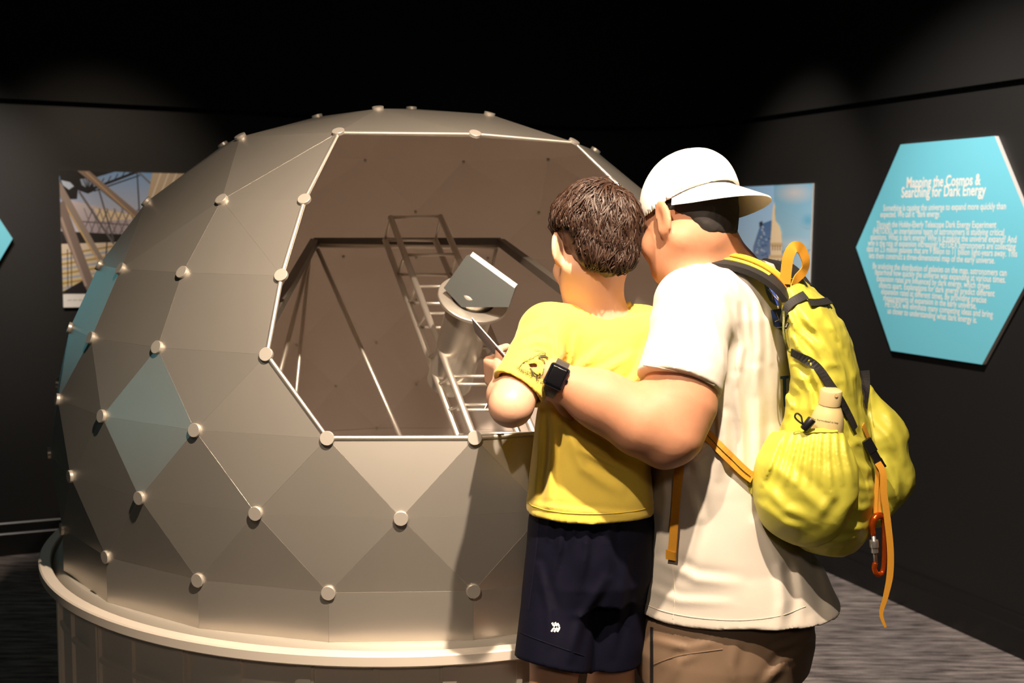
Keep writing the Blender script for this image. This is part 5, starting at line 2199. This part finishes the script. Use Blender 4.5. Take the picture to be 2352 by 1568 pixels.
# grab loop
lp = smooth3([at(1803, 652, 2.16), at(1806, 620, 2.155), at(1811, 588, 2.15), at(1824, 567, 2.15), at(1840, 572, 2.165), at(1851, 600, 2.175), at(1846, 622, 2.18), at(1830, 640, 2.175), at(1822, 655, 2.17)])
lnr = []
for i, p in enumerate(lp):
    t = i / (len(lp) - 1)
    lnr.append(Vector((-0.25 + 1.0 * t, -1.0 + 0.5 * t, 0.1)).normalized())
mb = MB()
mb.tube(lp, [1.0 - 0.35 * max(0, i / len(lp) - 0.55) for i in range(len(lp))], flat=(0.0105, 0.0011), nrm=lnr)
mb.build('grab_loop', M['orange'], pack, auto=50)
# buckle and webbing at the back edge
band('buckle_webbing', [(1978, 975), (1988, 1000), (2000, 1030)], 0.007, M['orange'], pk_bvh, 0.004, 0.001, 2.14)
bk = at(2006, 1040, 2.125)
bd = (at(2024, 1072, 2.125) - at(1990, 1012, 2.125)).normalized()
bn = Vector((0.15, -1, 0.1)).normalized()
bs = bd.cross(bn).normalized()
mb = MB()
mb.box(bk - bd * 0.016, bd * 0.014, bs * 0.0095, bn * 0.004)
mb.box(bk + bd * 0.010, bd * 0.012, bs * 0.0075, bn * 0.003)
mb.box(bk + bd * 0.026 + bs * 0.007, bd * 0.010, bs * 0.0016, bn * 0.003)
mb.box(bk + bd * 0.026 - bs * 0.007, bd * 0.010, bs * 0.0016, bn * 0.003)
mb.box(bk + bd * 0.033, bd * 0.0022, bs * 0.009, bn * 0.003)
mb.build('buckle', M['black_plastic'], pack)
tl = smooth3([at(2016, 1062, 2.12), at(2028, 1085, 2.115), at(2030, 1130, 2.115), at(2038, 1190, 2.115), at(2045, 1260, 2.115), at(2044, 1320, 2.115), at(2034, 1370, 2.115), at(2024, 1408, 2.115), at(2034, 1440, 2.11)])
mb = MB()
mb.tube(tl, [1.0] * 25 + [1.0 - 0.04 * i for i in range(len(tl) - 25)], flat=(0.0062, 0.0010), nrm=Vector((-0.3, -1, 0)))
mb.build('loose_tail', M['orange'], pack, auto=50)
for dx in (0, 9):
    gl = smooth3([at(2016 + dx * 0.5, 1070, 2.128), at(2014 + dx, 1110, 2.13), at(2011 + dx, 1160, 2.13), at(2012 + dx * 1.3, 1190, 2.128)])
    mb = MB()
    mb.tube(gl, 1.0, flat=(0.0040, 0.0010), nrm=Vector((-0.5, -1, 0)))
    mb.build('gear_loop', M['orange'], pack, auto=50)
gl = [at(1920 + i * 10, 1262 - i * i * 0.75 - (5 if i % 2 else 0), 2.14) for i in range(9)]
mb = MB()
mb.tube(smooth3(gl, 3), 0.0035, 6)
mb.build('daisy_loops', M['orange'], pack, smooth=True)
# cord lock
cl = at(1856, 974, 2.062)
mb = MB()
ca = (at(1868, 962, 2.06) - at(1846, 990, 2.064)).normalized()
mb.lathe([(0, -0.013), (0.0075, -0.013), (0.0085, -0.011), (0.0085, 0.011), (0.0075, 0.013), (0, 0.013)], cl, ca, n=18)
lockp = mb.build('cord_lock', M['black_plastic'], pack, auto=40)
mb = MB()
lp2 = smooth3([cl - ca * 0.004, at(1838, 970, 2.06), at(1826, 958, 2.06), at(1830, 949, 2.06), at(1840, 956, 2.06), at(1844, 972, 2.06), cl])
mb.tube(lp2, 0.0017, 6)
mb.build('lock_cord', M['black_web'], lockp, smooth=True)

# sunscreen bottle in the side pocket
bot_ = thing('bottle', at(1890, 1000, 2.12), 'pale cream squeeze bottle with a cream cap in the backpack side pocket', 'bottle')
M['cream_pl'] = mat('cream_plastic', (0.60, 0.47, 0.22, 1), 0.35)
M['cream_cap'] = mat('cream_cap_plastic', (0.58, 0.46, 0.24, 1), 0.4)
b0, b1 = at(1890, 1040, 2.105), at(1910, 893, 2.085)
bax = (b1 - b0).normalized()
ln = (b1 - b0).length
mb = MB()
mb.lathe([(0, -0.05), (0.028, -0.05), (0.031, -0.045), (0.0318, ln - 0.075), (0.031, ln - 0.062), (0.028, ln - 0.049), (0.023, ln - 0.037), (0.0195, ln - 0.031), (0.0195, ln - 0.02)], b0, bax, n=40)
bb = mb.build('bottle_body', M['cream_pl'], bot_, smooth=True)
mb = MB()
mb.lathe([(0.0208, ln - 0.030), (0.0208, ln - 0.006), (0.0195, ln - 0.002), (0.016, ln), (0, ln)], b0, bax, n=36)
bcap = mb.build('bottle_cap', M['cream_cap'], bot_, auto=40)
mb = MB()
pcx = b0 + bax * (ln - 0.010) + Vector((0.004, -0.0200, 0))
mb.lathe([(0.0, 0.0012), (0.0022, 0.0012), (0.0034, 0.0012), (0.0034, -0.002)], pcx, Vector((0.1, -1, 0.1)), n=16)
mb.build('spray_hole', mat('cap_hole', (0.42, 0.30, 0.14, 1), 0.6), bcap)
bbv = bvh_of(bb)
for i, s_ in enumerate(('ully formulated to help',)):
    vs, fs = text_mesh(s_, 0.0050, 0.00005)
    e1 = (at(1935, 982, 2.09) - at(1870, 972, 2.09)).normalized()
    decal('label_print', vs, fs, bbv, at(1874, 966 + i * 7, 2.055), e1, Vector((0, 0.1, 1)), mat('label_ink', (0.05, 0.04, 0.03, 1), 0.6), bb, 0.0004)

# carabiner hanging from the gear loops
cb = thing('carabiner', at(2018, 1190, 2.12), 'orange locking carabiner with a silver sleeve hanging from the backpack', 'carabiner')
M['anod'] = mat('orange_anodised', (0.62, 0.10, 0.012, 1), 0.22, metal=0.75)
M['steel'] = mat('silver_aluminium', (0.72, 0.70, 0.68, 1), 0.3, metal=0.9)
spine = smooth3([at(2006, 1228, 2.12), at(2003, 1210, 2.12), at(2009, 1190, 2.12), at(2022, 1184, 2.125), at(2031, 1196, 2.128), at(2032, 1240, 2.128), at(2031, 1290, 2.128), at(2026, 1315, 2.126),
                 at(2014, 1318, 2.12), at(2008, 1304, 2.12), at(2011, 1292, 2.12)])
mb = MB()
mb.tube(spine, [0.0052 + 0.0022 * math.sin(math.pi * min(1, 2.2 * i / len(spine))) for i in range(len(spine))], 12)
mb.build('frame', M['anod'], cb, smooth=True)
mb = MB()
mb.tube([at(2006, 1228, 2.12), at(2012, 1300, 2.12)], 0.0042, 12)
mb.build('gate', M['steel'], cb, smooth=True)
mb = MB()
ga, gb = at(2007, 1240, 2.12), at(2009, 1268, 2.12)
gd = (gb - ga)
mb.lathe([(0.0045, 0), (0.0082, 0), (0.0088, 0.002), (0.0088, gd.length * 0.55), (0.0072, gd.length * 0.6), (0.0072, gd.length), (0.0045, gd.length)], ga, gd, n=20)
mb.build('locking_sleeve', M['steel'], cb, auto=40)
